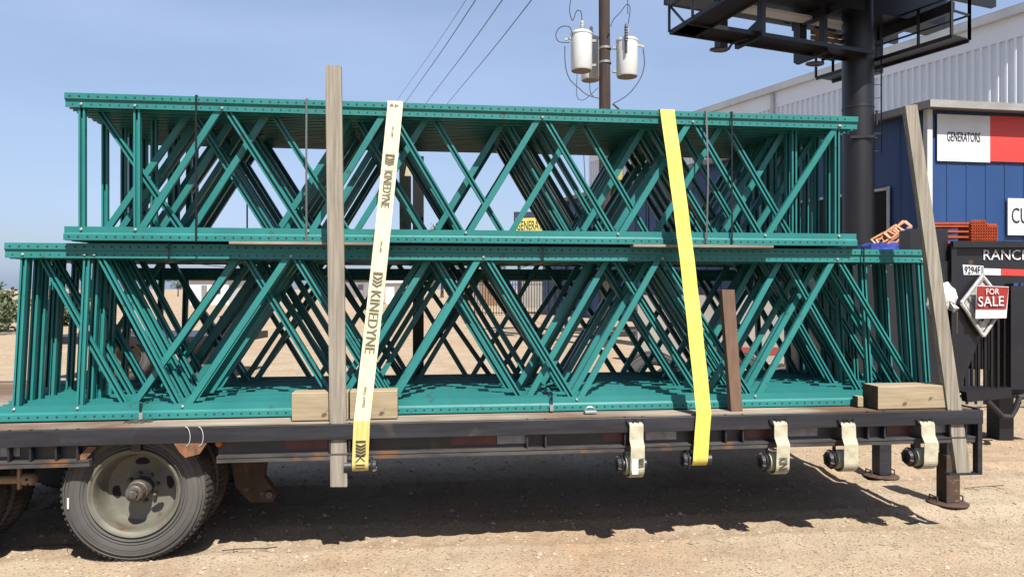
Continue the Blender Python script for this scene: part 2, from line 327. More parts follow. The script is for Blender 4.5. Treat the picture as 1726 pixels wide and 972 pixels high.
for px0, px1, c in ((0, 33, 'tape_white'), (480, 552, 'tape_red'), (760, 836, 'tape_red'), (838, 888, 'tape_white'), (1015, 1056, 'tape_red'), (1088, 1140, 'tape_white'), (1256, 1298, 'tape_red'), (1328, 1378, 'tape_white'), (1495, 1536, 'tape_red'), (1572, 1600, 'tape_white')):
    a, _ = st(px0, 737, .05); b, _ = st(px1, 737, .05); p = MB(); p.box(a, b, .0515, .0545, .635, .685); p.build('reflective_tape', c, trailer)['label'] = 'faded %s reflective tape' % ('red' if 'red' in c else 'white')
# marker lamp, cable ties, rusty brackets
s0, z0 = st(369, 747, .03); p = MB(); p.lathe([(0, -.012), (.016, -.01), (.022, 0), (.024, .02)], 16, 'y', (s0, .03, z0)); p.build('marker_lamp', 'amber', trailer)
for px in (316, 338):
    s0, z0 = st(px, 735, -.01); p = MB(); p.tube([(s0+.02*math.sin(q)*1.2-.01, -.008-.006*math.cos(q), z0+.055*math.cos(q)) for q in [i*math.pi/7 for i in range(8)]], .0022, 6); p.build('cable_tie', 'tie', trailer)
a = [st(*q, .04) for q in ((297, 744), (352, 744), (340, 762), (316, 768), (306, 758))]; p = MB(); p.prism([(x, .0, z) for x, z in a], (0, .02, 0)); p.build('rusty_bracket', 'rust_orange', trailer)
a = [st(*q, .1) for q in ((158, 748), (172, 748), (148, 776), (132, 776))]; p = MB(); p.prism([(x, .035, z) for x, z in a], (0, .012, 0)); p.build('mudguard_strut', 'rust_orange', trailer)
# end bracket at the front corner
p = MB(); s1 = st(1657, 690)[0]; p.box(s1-.035, s1-.005, .0, .045, .385, .698); p.box(st(1600, 795)[0], s1-.0051, .0, .045, .372, .384); p.build('corner_bracket', 'black_steel', trailer)
# stake hooks (w-shaped staples on rub rail)
for px in (1070, 1310, 1425, 1557):
    s0, z0 = st(px, 700); p = MB()
    for dx in (-.03, .03): p.tube([(s0+dx+.022*math.cos(q), -.012, z0-.02+.03*math.sin(q)) for q in [math.pi+i*math.pi/6 for i in range(7)]], .006, 6)
    p.build('tie_hook', 'black_steel', trailer)
# winches under the rail
WINCH = {}
for px, py in ((607, 790), (1070, 786), (1180, 778), (1310, 781), (1423, 777), (1555, 773)):
    s0, z0 = st(px, py-4, .03); WINCH[px] = s0
    p = MB(); p.lathe([(0, -.088), (.034, -.088), (.034, .066), (0, .066)], 18, 'x', (s0, .035, z0))
    wo = p.build('winch', 'black_steel', trailer)
    p = MB(); sgn = 1 if px == 607 else -1
    e_ = .070 if sgn > 0 else .090
    p.lathe([(.040, sgn*(e_-.012)), (.058, sgn*(e_-.010)), (.061, sgn*e_), (.050, sgn*(e_+.003)), (.045, sgn*(e_+.020)), (.024, sgn*(e_+.022)), (.022, sgn*(e_+.012)), (0, sgn*(e_+.012))], 24, 'x', (s0, .035, z0))
    for q in range(6): a = q*math.pi/3+.3; p.bar((s0+sgn*(e_+.002), .035+.052*math.cos(a), z0+.052*math.sin(a)), (s0+sgn*(e_+.021), .035+.041*math.cos(a), z0+.041*math.sin(a)), .011, .010, (0, .3, 1), 1)
    p.build('winch_cap', ['black_steel', 'flange_steel'], wo)
    p = MB()
    for dx in (-.068, .062): p.box(s0+dx, s0+dx+.006, .02, .05, z0-.03, .6)
    p.build('winch_bracket', 'black_steel', wo)
# landing legs
for (px, py, t0, rusty) in ((1598, 848, .60, 1), (1486, 806, 1.35, 0)):
    s0 = st(px, py, t0)[0]; p = MB(); w_ = .052
    lg = MB().box(s0-w_, s0+w_, t0-w_, t0+w_, .02, .36, 0).build('landing_leg', 'rust' if rusty else 'black_steel', trailer, .006)
    MB().box(s0-.04, s0+.04, t0-.04, t0+.04, .3601, .47).box(s0-w_-.012, s0+w_+.012, t0-w_-.012, t0+w_+.012, .4701, .62).build('outer_sleeve', 'black_steel', lg, .004)
    p = MB(); p.lathe([(.0, .002), (.13, .002), (.135, .012), (.12, .018), (0, .02)], 20, 'z', (s0, t0, 0))
    p.tube([(s0+.10, t0-.02, .02), (s0+.10, t0-.02, .055), (s0+.10, t0+.06, .055), (s0+.10, t0+.06, .02)], .006, 6)
    p.tube([(s0-.10, t0-.02, .02), (s0-.10, t0-.02, .055), (s0-.10, t0+.06, .055), (s0-.10, t0+.06, .02)], .006, 6)
    p.build('foot_pad', 'rust', lg)
s0 = st(1556, 760, .3)[0]; MB().box(s0-.05, s0+.02, .35, .36, .35, .60).build('leg_gusset', 'black_steel', trailer)
# wheels
def wheel_mesh():
    ty = MB(); n = 96
    prof = [(.238, .035), (.242, .014), (.262, .002), (.30, -.006), (.335, -.006), (.36, .002), (.378, .010), (.390, .026), (.396, .045), (.398, .075)]
    full = prof+[(.3905, .078), (.3905, .084), (.399, .087), (.4, .11), (.399, .133), (.3905, .136), (.3905, .142), (.398, .145)]+[(r, .22-a) for r, a in prof[::-1]]
    ty.lathe(full, n, 'y', mfn=lambda i: 1 if 6 <= i <= 20 else 0)
    for r in (.268, .285, .318, .347, .366):               # sidewall rings
        ty.lathe([(r-.0025, -.004), (r-.001, -.0085), (r+.001, -.0085), (r+.0025, -.004)], n, 'y')
    for j in range(72):                                     # shoulder lugs
        q = 2*math.pi*j/72; cq, sq = math.cos(q), math.sin(q)
        for (ya, yb) in ((.014, .072), (.15, .206)):
            a = Vector((cq*.389, ya, sq*.389)) ; b = Vector((cq*.3975, yb if ya < .1 else ya, sq*.3975))
            a2 = Vector((cq*(.386 if ya < .1 else .3975), ya, sq*(.386 if ya < .1 else .3975))); b2 = Vector((cq*(.3975 if ya < .1 else .386), yb, sq*(.3975 if ya < .1 else .386)))
            ty.bar(a2, b2, .014, .012, (cq, 0, sq), 1)
    rm = MB()
    rp = [(.246, .006), (.250, -.002), (.246, -.008), (.238, -.006), (.232, .004), (.222, .012), (.216, .03), (.212, .06), (.205, .11), (.19, .14)]
    rm.lathe(rp, 64, 'y')
    # dished disc with oval hand holes
    N = 80; rings = [.19, .178, .165, .15, .135, .122, .108, .095, .06, .0]
    def dep(r): return .14+.012*math.sin(min(1, (.19-r)/.095)*math.pi/2) if r > .095 else .152-.018*(1-(r/.095)**2)
    holes = [R(a) for a in (8, 92, 190, 302)]
    def hole(r, q):
        for h in holes:
            dd = (q-h+math.pi) % (2*math.pi)-math.pi
            if ((dd*r)/.040)**2+((r-.150)/.022)**2 < 1: return True
        return False
    for i in range(len(rings)-1):
        ra, rb = rings[i], rings[i+1]; sub = 4 if rb > .11 else 1
        for u in range(sub):
            r1 = ra+(rb-ra)*u/sub; r2 = ra+(rb-ra)*(u+1)/sub
            for j in range(N*2):
                q1 = math.pi*j/N; q2 = math.pi*(j+1)/N; mi = 1 if hole((r1+r2)/2, (q1+q2)/2) else 0
                y1, y2 = dep(r1), dep(r2)
                rm.add([(r1*math.cos(q1), y1, r1*math.sin(q1)), (r1*math.cos(q2), y1, r1*math.sin(q2)), (r2*math.cos(q2), y2, r2*math.sin(q2)), (r2*math.cos(q1), y2, r2*math.sin(q1))], [[0, 1, 2, 3]], mi, True)
    hb = MB(); hb.lathe([(.062, .145), (.062, .06), (.055, .045), (.046, .04), (.046, -.005), (.040, -.012), (.026, -.013)], 32, 'y')
    hb.lathe([(.026, -.013), (.026, -.03), (.014, -.034), (0, -.034)], 6, 'y', smooth=False)
    nuts = MB(); nuts.lathe([(.011, .145), (.011, .12), (.005, .115), (0, .115)], 6, 'y', smooth=False)
    return ty.mesh('tyre', ['rubber', 'rubber_dark']), rm.mesh('rim', ['rim', 'dark_door']), hb.mesh('hub', 'hub'), nuts.mesh('lug_nut', 'hub')
TYM, RIM, HUB, NUT = wheel_mesh()
sw, zw = st(226, 838, .10)
for i, (dx, y0) in enumerate(((0, .10), (0, .37), (-1.15, .10), (-1.15, .37), (0, DW-.24), (-1.15, DW-.24))):
    wh = bpy.data.objects.new('wheel', None); C.objects.link(wh); wh.parent = trailer; wh.location = (sw+dx, y0, .398)
    if i == 0: wh.rotation_euler = (0, 0, R(1.5))
    if y0 > 1: wh.rotation_euler = (0, 0, math.pi)
    for nm, me in (('tyre', TYM), ('rim', RIM), ('hub', HUB), ('lug_nut', NUT)):
        if y0 == .37 and nm in ('hub', 'lug_nut'): continue
        for j in range(8 if nm == 'lug_nut' else 1):
            q = bpy.data.objects.new(nm, me); C.objects.link(q); q.parent = wh
            if nm == 'lug_nut': q.location = (.082*math.cos(j*math.pi/4+.2), 0, .082*math.sin(j*math.pi/4+.2))
wm = bpy.data.objects.new('valve_label', MB().box(-.345, -.336, -.0205, -.0175, -.06, .0).mesh('valve_label', 'white')); C.objects.link(wm)
wm.parent = trailer; wm.location = (sw, .10, .39); wm['label'] = 'small white scuffed mark on the tyre sidewall'
for dx in (0, -1.15):
    p = MB(); p.tube([(sw+dx, .1, .398), (sw+dx, DW-.1, .398)], .05, 14); p.build('axle', 'rust', trailer)
# leaf springs, hangers, equaliser
for dx in (0, -1.15):
    p = MB()
    for j in range(4):
        L_ = .42-.07*j; p.tube([(sw+dx+L_*q, .62, .47+.02*j-.05*(1-q*q)+.02) for q in [-1+i/4 for i in range(9)]], .012, 6)
    p.build('leaf_spring', 'rust', trailer)
a = [st(*q, .55) for q in ((392, 768), (452, 768), (448, 800), (468, 828), (462, 842), (425, 842), (400, 815))]
hg = MB().prism([(x, .50, z) for x, z in a], (0, .07, 0)).build('spring_hanger', 'rust', trailer)
s0, z0 = st(455, 832, .5); MB().lathe([(0, -.03), (.022, -.028), (.026, .0), (.02, .1)], 12, 'y', (s0, .50, z0)).build('pivot_bolt', 'hub', hg)
s0, z0 = st(46, 803, .2); hp = MB().box(s0-.012, s0+.004, .12, .14, z0-.05, .60).build('brake_hanger', 'rust_light', trailer)
MB().tube([(s0-.55, .15, z0), (s0-.01, .15, z0)], .024, 12).build('brake_rod', 'rust_light', hp)
q = MB(); q.lathe([(0, .07), (.02, .07), (.034, .06), (.036, .012), (.03, 0)], 14, 'x', (s0+.004, .15, z0)); [q.disc((s0+.04, .15+.0365*math.cos(a), z0+.0365*math.sin(a)), (0, math.cos(a), math.sin(a)), .008, 8, 1) for a in (3.0, 3.9, 4.7)]
q.build('castle_nut', ['rust_light', 'dark_door'], hp)
for sx in (.33, -.5): MB().box(sw+sx-.03, sw+sx+.03, .57, .66, .42, .62).build('spring_hanger', 'rust', trailer)
MB().box(sw-.75, sw+.45, .02, .65, .715, .73).build('mudguard', 'black_steel', trailer)

# ================================================================== RACK FRAMES
PROF = [(0, 0), (0, .036), (.003, .040), (.009, .044), (.012, .048), (.012, .086), (.020, .086), (.020, .083), (.0152, .083), (.0152, .049), (.012, .046), (.006, .0425), (.0035, .037), (.0035, .0035), (.0635, .0035), (.0635, .083), (.058, .083), (.058, .086), (.067, .086), (.067, 0)]   # (y, inward from outer edge)
def post_mesh(name, x0, x1, ph, bottom):
    p = MB(); k = ph/.086
    sg = 1 if bottom else -1
    pts = [(x0, y, sg*z*k) for y, z in PROF]
    p.prism(pts, (x1-x0, 0, 0))
    n = int((x1-x0-.06)/.0508)
    for i in range(n):
        x = x0+.03+i*.0508
        p.disc((x, 0, sg*.021*k), (0, -1, 0), .0062, 8, 1, .0012)
        if not bottom: p.disc((x+.01, .012, sg*.068*k), (0, -1, 0), .005, 8, 1, .0012)
    return p.mesh(name, ['teal', 'hole'])
def brace_mesh(a, b, kind):
    """U channel from a (x,z) to b (x,z). kind: 'up' web towards the viewer, 'down'/'vert' open side towards the viewer"""
    p = MB(); a = Vector((a[0], 0, a[1])); b = Vector((b[0], 0, b[1])); d = (b-a).normalized(); x = Vector((d.z, 0, -d.x)); wd = .036; th = .003; dp = .028
    y0 = .022 if kind == 'up' else .026
    if kind == 'up': prof = [(-wd/2, y0), (wd/2, y0), (wd/2, y0+dp), (wd/2-th, y0+dp), (wd/2-th, y0+th), (-wd/2+th, y0+th), (-wd/2+th, y0+dp), (-wd/2, y0+dp)]
    else:
        lp = .011
        prof = [(-wd/2, y0), (-wd/2+lp, y0), (-wd/2+lp, y0+th), (-wd/2+th, y0+th), (-wd/2+th, y0+dp-th), (wd/2-th, y0+dp-th), (wd/2-th, y0+th), (wd/2-lp, y0+th), (wd/2-lp, y0), (wd/2, y0), (wd/2, y0+dp), (-wd/2, y0+dp)]
    pts = [a+x*i+Vector((0, y, 0)) for i, y in prof]
    p.prism(pts, b-a); return p.mesh('brace', 'teal')
def frame_kind(H, ph, x0, x1, verts, zig, orient):
    """all parts of one frame kind as (name, mesh). zig: list of (x, top?) nodes. orient: '' / 'z' mirrored end for end / 'r' turned upside down in plane"""
    c = (x0+x1)/2
    def tx(x): return 2*c-x if orient in ('z', 'r') else x
    def tt(top): return (not top) if orient in ('r', 'v') else top
    zi, zo = ph*.8, H-ph*.8
    parts = []
    ps = MB
    parts.append(('post', post_mesh('post', x0, x1, ph, True), 0)); parts.append(('post', post_mesh('post', x0, x1, ph, False), H))
    for v in verts: x = tx(v); parts.append(('brace', brace_mesh((x, zi), (x, zo), 'vert'), 0))
    z2 = [(tx(x), tt(t)) for x, t in zig]
    bolts = []
    for (xa, ta), (xb, tb) in zip(z2[:-1], z2[1:]):
        if xa > xb: xa, ta, xb, tb = xb, tb, xa, ta
        parts.append(('brace', brace_mesh((xa+.022, zo if ta else zi), (xb-.022, zo if tb else zi), 'down' if ta else 'up'), 0))
    bolts = [(x, t) for x, t in z2]+[(tx(v), t) for v in verts for t in (0, 1)]
    return parts, bolts
ORD = ['frontmost', 'second', 'third', 'fourth', 'fifth', 'sixth', 'seventh', 'eighth', 'ninth', 'tenth', 'eleventh', 'twelfth', 'thirteenth', 'fourteenth', 'fifteenth', 'sixteenth']
def put_frame(parts, bolts, H, ph, loc, lean, label, group, nb=False, short=None):
    t = thing('rack_frame', label, 'rack frame', loc, (lean, R(random.uniform(-.06, .06)), TH+R(random.uniform(-.09, .09))), group)
    for i, (nm, me, dz) in enumerate(parts):
        o = bpy.data.objects.new(nm, me); C.objects.link(o); o.parent = t; o.location = (random.uniform(-.004, .004), random.uniform(-.0015, .0015), dz)
        if short and i == 0: o.data = short
    if nb:
        for x, tp in bolts:
            p = MB(); z = H-ph*.78 if tp else ph*.78; p.lathe([(.0085, .012), (.0085, .006), (.005, .003), (0, .003)], 8, 'y', (x, 0, z)); p.build('bolt', 'bolt', t)
    return t
# lower stack
HL, PL = 1.025, .086
LX0, LX1 = -2.93, 2.90
vL = [-2.83, -2.49, 2.82]
zL = [(-2.437, 1), (-1.913, 0), (-1.314, 1), (-.724, 0), (-.144, 1), (.432, 0), (1.014, 1), (1.60, 0), (2.215, 1), (2.77, 0)]
kA = frame_kind(HL, PL, LX0, LX1, vL, zL, ''); kB = frame_kind(HL, PL, LX0, LX1, vL, zL, 'r'); kC = frame_kind(HL, PL, LX0, LX1, vL, zL, 'z')
shortpost = post_mesh('post', LX0, 2.275, PL, True)
LEAN = -math.atan(.10/1.02)
seq = 'ABAABABAABABZAB'
for i, ch in enumerate(seq):
    k = {'A': kA, 'B': kB, 'Z': kC}[ch]
    dx = (0 if i < 2 else random.uniform(-.016, .016))+{4: -.05, 7: -.16, 9: .05, 10: -.22, 12: -.12, 13: .07, 14: -.30}.get(i, 0)
    put_frame(*k, HL, PL, TR(dx, .20+i*.077+(0 if i < 2 else random.uniform(-.007, .007)), DZ+.007+(0 if i < 2 else random.uniform(0, .014))), LEAN+(0 if i < 2 else R(random.uniform(-.2, .2))),
              '%s%s of the teal rack frames in the lower stack' % (ORD[i], '' if i == 0 else ' from the front'),
              'teal rack frames of the lower stack', i < 2, shortpost if i == 0 else None)
# narrower frames at the far side
HN = .915
kN = frame_kind(HN, PL, LX0+.25, LX1-.2, [-2.6, -2.2], [(-2.2, 0), (-1.62, 1), (-1.04, 0), (-.46, 1), (.12, 0), (.70, 1), (1.28, 0), (1.86, 1), (2.44, 0)], '')
kN2 = frame_kind(HN, PL, LX0+.25, LX1-.2, [-2.6, -2.2], [(-2.2, 0), (-1.62, 1), (-1.04, 0), (-.46, 1), (.12, 0), (.70, 1), (1.28, 0), (1.86, 1), (2.44, 0)], 'r')
for i in range(2):
    put_frame(*(kN2 if i == 1 else kN), HN, PL, TR(-.1+.13*i, .20+15*.077+.01+i*.08, DZ+.007), LEAN,
              '%s of the narrower teal frames behind the lower stack' % ('nearest', 'farthest')[i], 'narrower rack frames behind the lower stack')
# upper stack
HU, PU = .85, .080
UX0, UX1 = -2.575, 2.325; ZU = 1.834
vU = [-2.485, -2.19]
zU = [(-2.187, 0), (-1.70, 1), (-1.205, 0), (-.73, 1), (-.257, 0), (.224, 1), (.706, 0), (1.201, 1), (1.688, 0), (2.209, 1)]
uA = frame_kind(HU, PU, UX0, UX1, vU+[2.2], zU, ''); uB = frame_kind(HU, PU, UX0, UX1, vU, zU, 'z'); uC = frame_kind(HU, PU, UX0, UX1, vU, zU, 'r')
for i, ch in enumerate('ABCACCACACACA'):
    k = {'A': uA, 'B': uB, 'C': uC}[ch]
    dx = 0 if i < 3 else random.uniform(-.016, .016)
    put_frame(*k, HU, PU, TR(dx, .245+i*.088, ZU), 0,
              '%s%s of the teal rack frames in the upper stack' % (ORD[i], '' if i == 0 else ' from the front'),
              'teal rack frames of the upper stack', i < 3)

# steel bands round the stacks
def loop(name, px, t0, t1, z0, z1, m, label, wd=.011, slack=0, py=300, grp='steel bands round the rack frames'):
    s0 = st(px, py, t0)[0]; p = MB(); e = .006
    path = [(t0-e, z0-e), (t0-e-slack, (z0+z1)/2), (t0-e, z1+e), (t1+e, z1+e), (t1+e, z0-e), (t0-e, z0-e)]
    for i in range(5):
        a, b = path[i], path[i+1]
        ds = -.012 if i in (0, ) else 0
        p.bar((s0, a[0], a[1]), (s0, b[0], b[1]), wd if abs(a[1]-b[1]) > .01 or 1 else wd, .003, (0, 1, 0) if abs(a[1]-b[1]) > .05 else (0, 0, 1))
    o = p.build(name, m); place(o, TR(0, 0, 0), TH); tag(o, label, 'steel band', grp)
loop('steel_band', 331, .245, 1.43, ZU, ZU+HU, 'band_black', 'black steel band round the upper stack near its left end', py=280)
loop('steel_band', 517, .245, 1.43, ZU, ZU+HU, 'band_grey', 'grey steel band round the upper stack just left of the tall wooden stake', py=280, slack=.01)
loop('steel_band', 1190, .245, 1.43, ZU, ZU+HU, 'band_grey', 'slack grey steel band round the upper stack right of the yellow strap', py=280, slack=.03)
loop('steel_band', 1233, .245, 1.43, ZU, ZU+HU, 'band_black', 'black steel band round the upper stack, right of the slack grey one', py=280)
ztop = DZ+.003+HL*math.cos(LEAN)
for px, lb in ((285, 'left of the wooden stake'), (915, 'between the two long straps'), (1455, 'near the right end')):
    loop('steel_band', px, .285, 1.5, ztop-.09, ztop+.003, 'band_black', 'short black band round the top rails of the lower stack, '+lb, .01, py=420)
for px, lb in ((237, 'above the trailer wheel'), (930, 'right of the cream strap')):
    loop('steel_band', px, .192, 1.4, DZ-.001, DZ+.095, 'band_black', 'short black band round the bottom rails of the lower stack, '+lb, .01, py=690)
    s0 = st(px, 685, .18)[0]; p = MB(); p.box(s0-.010, s0+.010, .180, .1845, .80, .84); place(p.build('band_buckle', 'bolt'), TR(0, 0, 0), TH)
    tag(bpy.data.objects[-1] if False else [x for x in C.objects if x.name.startswith('band_buckle')][-1], 'small shiny buckle on the bottom rail band '+lb, 'buckle', 'buckles on the bottom bands')
# loop of loose band above the upper stack
s0, z0 = st(257, 164, .5); p = MB(); p.tube([(s0+.045*math.cos(q), .5+.02*math.sin(2*q), 2.69+.055*math.sin(q)) for q in [i*math.pi/10 for i in range(11)]], .004, 6); place(p.build('loose_band_loop', 'band_black'), TR(0, 0, 0), TH); tag(C.objects[-1] if False else bpy.data.objects['loose_band_loop'], 'small black loop of loose band on top of the upper stack at left', 'band')

# ================================================================== TIMBER ON THE TRAILER
def timber(name, pts, t0, t1, tb0, m, label, cat, bottom_t=None, endm=None):
    """board from pixel corners (top-left, top-right, bottom-right, bottom-left); t0 near face at the top, tb0 near face at the bottom"""
    (a, b, c, d) = pts; th = t1-t0
    P = [(*st(*a, t0), t0), (*st(*b, t0), t0), (*st(*c, tb0), tb0), (*st(*d, tb0), tb0)]
    base = (P[2][0]+P[3][0])/2, P[2][2], min(P[2][1], P[3][1])
    pts3 = [(x-base[0], y-base[1], z-base[2]) for x, z, y in P]
    o = MB().prism(pts3, (0, th, 0)).build(name, m, None, .003); place(o, TR(*base), TH); return tag(o, label, cat)
timber('wooden_stake', ((548, 110), (575, 110), (585, 820), (557, 820)), .016, .053, .0165, 'wood_grey', 'tall weathered grey board standing upright beside the cream strap, through the rub rail', 'board')
timber('wooden_stake', ((1526, 178), (1546, 176), (1637, 798), (1613, 798)), .03, .068, .0145, 'wood_grey', 'long weathered board leaning left at the right end of the trailer', 'board')
timber('brown_stake', ((1217, 488), (1238, 488), (1252, 695), (1233, 695)), .14, .19, .09, 'composite', 'short dark brown timber post standing upright right of the yellow strap', 'post')
def block(px0, px1, py0, py1, t0, t1, label, z0=None):
    a, zt = st(px0, py0, t0); b, _ = st(px1, py0, t0); z0 = DZ+.004 if z0 is None else z0
    o = MB().box(0, b-a, 0, t1-t0, 0, zt-z0, 0, 1).build('timber_block', ['wood_new', 'wood_end_shade'], None, .005); place(o, TR(a, t0, z0), TH); tag(o, label, 'timber block')
block(492, 587, 662, 708, .06, .185, 'short tan timber block on the deck behind the tall grey board')
block(590, 670, 659, 708, .07, .185, 'short tan timber block on the deck behind the cream strap')
block(1480, 1598, 651, 692, .03, .19, 'large clean tan timber block on the deck against the leaning board')
block(1446, 1455, 668, 688, .13, .19, 'small grey timber offcut wedged beside the end of the bottom rail')
for px0, px1, t, lb in ((386, 640, .235, 'under the left half of the upper stack'), (1068, 1304, .225, 'under the upper stack behind the yellow strap')):
    a, _ = st(px0, 405, t); b, _ = st(px1, 405, t)
    o = MB().box(0, b-a, 0, .09, 0, .016).build('dunnage_strip', 'wood_deck', None, .002); place(o, TR(a, t, ZU-.018), TH); tag(o, 'thin pale wooden strip wedged '+lb, 'wood strip')
# far-side black stake
s0 = st(705, 500, 1.75)[0]; o = MB().box(-.045, .045, 0, .05, 0, 1.85).build('black_post', 'bb_black'); place(o, TR(s0, 1.75, DZ), TH); tag(o, 'black steel post standing on the far side of the deck behind both stacks', 'post')

# ================================================================== STRAPS
def ribbon(path, hw, th=.003, mi=0, mb=None, msplit=None):
    """path of (s, t, z) points; width along s"""
    mb = mb or MB(); n = len(path); P = [Vector(p) for p in path]; vs = []
    for i, p in enumerate(P):
        d = (P[min(i+1, n-1)]-P[max(i-1, 0)]); d.x = 0; d.normalize(); nn = Vector((0, d.z, -d.y))
        for sx, sn in ((-hw, 0), (hw, 0), (hw, th), (-hw, th)): vs.append(p+Vector((sx, 0, 0))+nn*sn)
    fs = []
    for i in range(n-1):
        for j in range(4): fs.append([i*4+j, i*4+(j+1) % 4, (i+1)*4+(j+1) % 4, (i+1)*4+j])
    fs += [[0, 1, 2, 3], [4*n-4, 4*n-3, 4*n-2, 4*n-1]]
    mb.add(vs, fs, mi); return mb
def wrap(s, zc, r=.052, tc=.035, a0=180, a1=330):          # the turn round the winch drum, seen from the side
    return [(s, tc+r*math.cos(R(a)), zc+r*math.sin(R(a))) for a in range(a0, a1, 12)]
def long_strap(name, m, top, rail, wx, wy, label, hw):
    sT, zT = st(*top, .225); sR, zR = st(*rail, -.012); s0, zc = st(wx, wy, -.02); zc += .03
    path = [(sT+.02, 1.62, 1.9), (sT+.02, 1.5, 2.695), (sT, .26, 2.694), (sT, .238, 2.688)]
    N = 24
    for i in range(N+1):
        k = i/N; path.append((sT+(sR-sT)*k+.006*math.sin(k*math.pi), .232+(-.014-.232)*k-.014*math.sin(k*math.pi)+(.0025*math.sin(k*34) if m == 'strap_yellow' else 0), 2.66+(.80-2.66)*k))
    path += [(sR+(s0-sR)*.5, -.016, .69)]+wrap(s0, zc)
    b = ribbon(path, hw)
    for sg_ in (-1, 1):
        P2 = [(a_+sg_*hw*.80, b_-.0012 if 1 else 0, c_) for a_, b_, c_ in path[3:]]; ribbon(P2, .0016, .0008, 1, b)
    if m == 'strap_cream':
        lowb = ribbon(path[-15:], hw); b = ribbon(path[:-14], hw)
        for sg_ in (-1, 1): ribbon([(a_+sg_*hw*.80, b_-.0012, c_) for a_, b_, c_ in path[3:-14]], .0016, .0008, 1, b)
        lowo = lowb.build('webbing_end', 'strap_gold'); lowo['label'] = 'less faded yellow lower end of the strap'; global LOWO; LOWO = lowo
    o = b.build(name, [m, 'seam']); return o, (sT, .232, 2.66), (sR, -.014, .80), (s0, zc)
s1, P0, P1, W1 = long_strap('cargo_strap', 'strap_cream', (666, 178), (610, 705), 607, 790, '', .046)
root1 = thing('cargo_strap', 'long cream ratchet strap with printed lettering running over both stacks', 'cargo strap', TR(0, 0, 0), (0, 0, TH), 'long straps over both stacks')
s1.parent = root1; s1.name = 'webbing'; LOWO.parent = root1
s2, P20, P21, W2 = long_strap('cargo_strap', 'strap_yellow', (1126, 192), (1186, 697), 1181, 780, '', .047)
s2.name = 'cargo_strap'; place(s2, TR(0, 0, 0), TH); tag(s2, 'long bright yellow strap running over both stacks', 'cargo strap', 'long straps over both stacks')
# printing on the cream strap
A, B = Vector(P0), Vector(P1); dd = (B-A).normalized(); xx = Vector((1, 0, 0)); wdir = (xx-dd*xx.dot(dd)).normalized(); nrm = wdir.cross(dd).normalized()
if nrm.y > 0: nrm = -nrm
def onstrap(py, off=0.0):                                   # point of the strap's centre line seen at pixel row py
    lo_, hi_ = 0., 1.
    for _ in range(30):
        k = (lo_+hi_)/2; p = A.lerp(B, k); wv = TR(*p); y = CY-(wv.z-CAMZ)/wv.y*F
        if y < py: lo_ = k
        else: hi_ = k
    p = A.lerp(B, k); q = k
    p = p+Vector((.006*math.sin(q*math.pi), -.014*math.sin(q*math.pi), 0)); return p+nrm*.0085+wdir*off
def print_on(body, y0, y1, hgt, m='print'):
    a = onstrap(y0); b = onstrap(y1); text('lettering', body, m, root1, a-wdir*hgt/2, (b-a), wdir, hgt, (b-a).length, .0008)
def logo(y0, y1, m='print'):
    a = onstrap(y0); b = onstrap(y1); L_ = (b-a).length; dv = (b-a).normalized(); p = MB(); h = .028
    p.prism([a+wdir*h, a-wdir*h, a-wdir*h+dv*L_*.12, a+wdir*h+dv*L_*.12], nrm*.0015)
    for i in range(3):
        o_ = a+dv*L_*(.20+.22*i); p.prism([o_+wdir*h, o_+dv*L_*.18, o_-wdir*h, o_+dv*L_*.09-wdir*h, o_+dv*L_*.27, o_+dv*L_*.09+wdir*h], nrm*.0015)
    p.build('chevron_mark', m, root1)
# letters run down the strap with their tops to the right
def wtext(body, y0, y1, hgt, m='print'):
    a = onstrap(y0); b = onstrap(y1)
    text('lettering', body, m, root1, a-wdir*hgt/2, (b-a), wdir, hgt, (b-a).length, .0008)
logo(261, 281); wtext('KINEDYNE', 288, 350, .048)
logo(459, 486); wtext('KINEDYNE', 490, 594, .056)
wtext('WLL LIMIT', 213, 232, .012); wtext('WLL LIMIT', 406, 426, .012); wtext('WLL LIMIT', 650, 686, .014)
a = onstrap(180); text('lettering', 'EE', 'print', root1, a-wdir*.03, wdir, -dd, .014, .05, .0008)
def low(py, dx): s0, z0 = st(607, py, -.02); return Vector((W1[0]*.6+P1[0]*.4+dx, -.0225, z0))
p = MB(); y0 = low(742, -.028); y1 = low(768, -.028); H_ = y0.z-y1.z
for i in range(5):
    z = y0.z-H_*i/5
    p.prism([(y0.x, -.024, z), (y0.x+.028, -.024, z-(.0 if i == 0 else .012)), (y0.x+.056, -.024, z), (y0.x+.056, -.024, z-H_*.11), (y0.x+.028, -.024, z-H_*.11-(.0 if i == 0 else .012)), (y0.x, -.024, z-H_*.11)], (0, .001, 0))
p.build('chevron_mark', 'print_dark', root1)
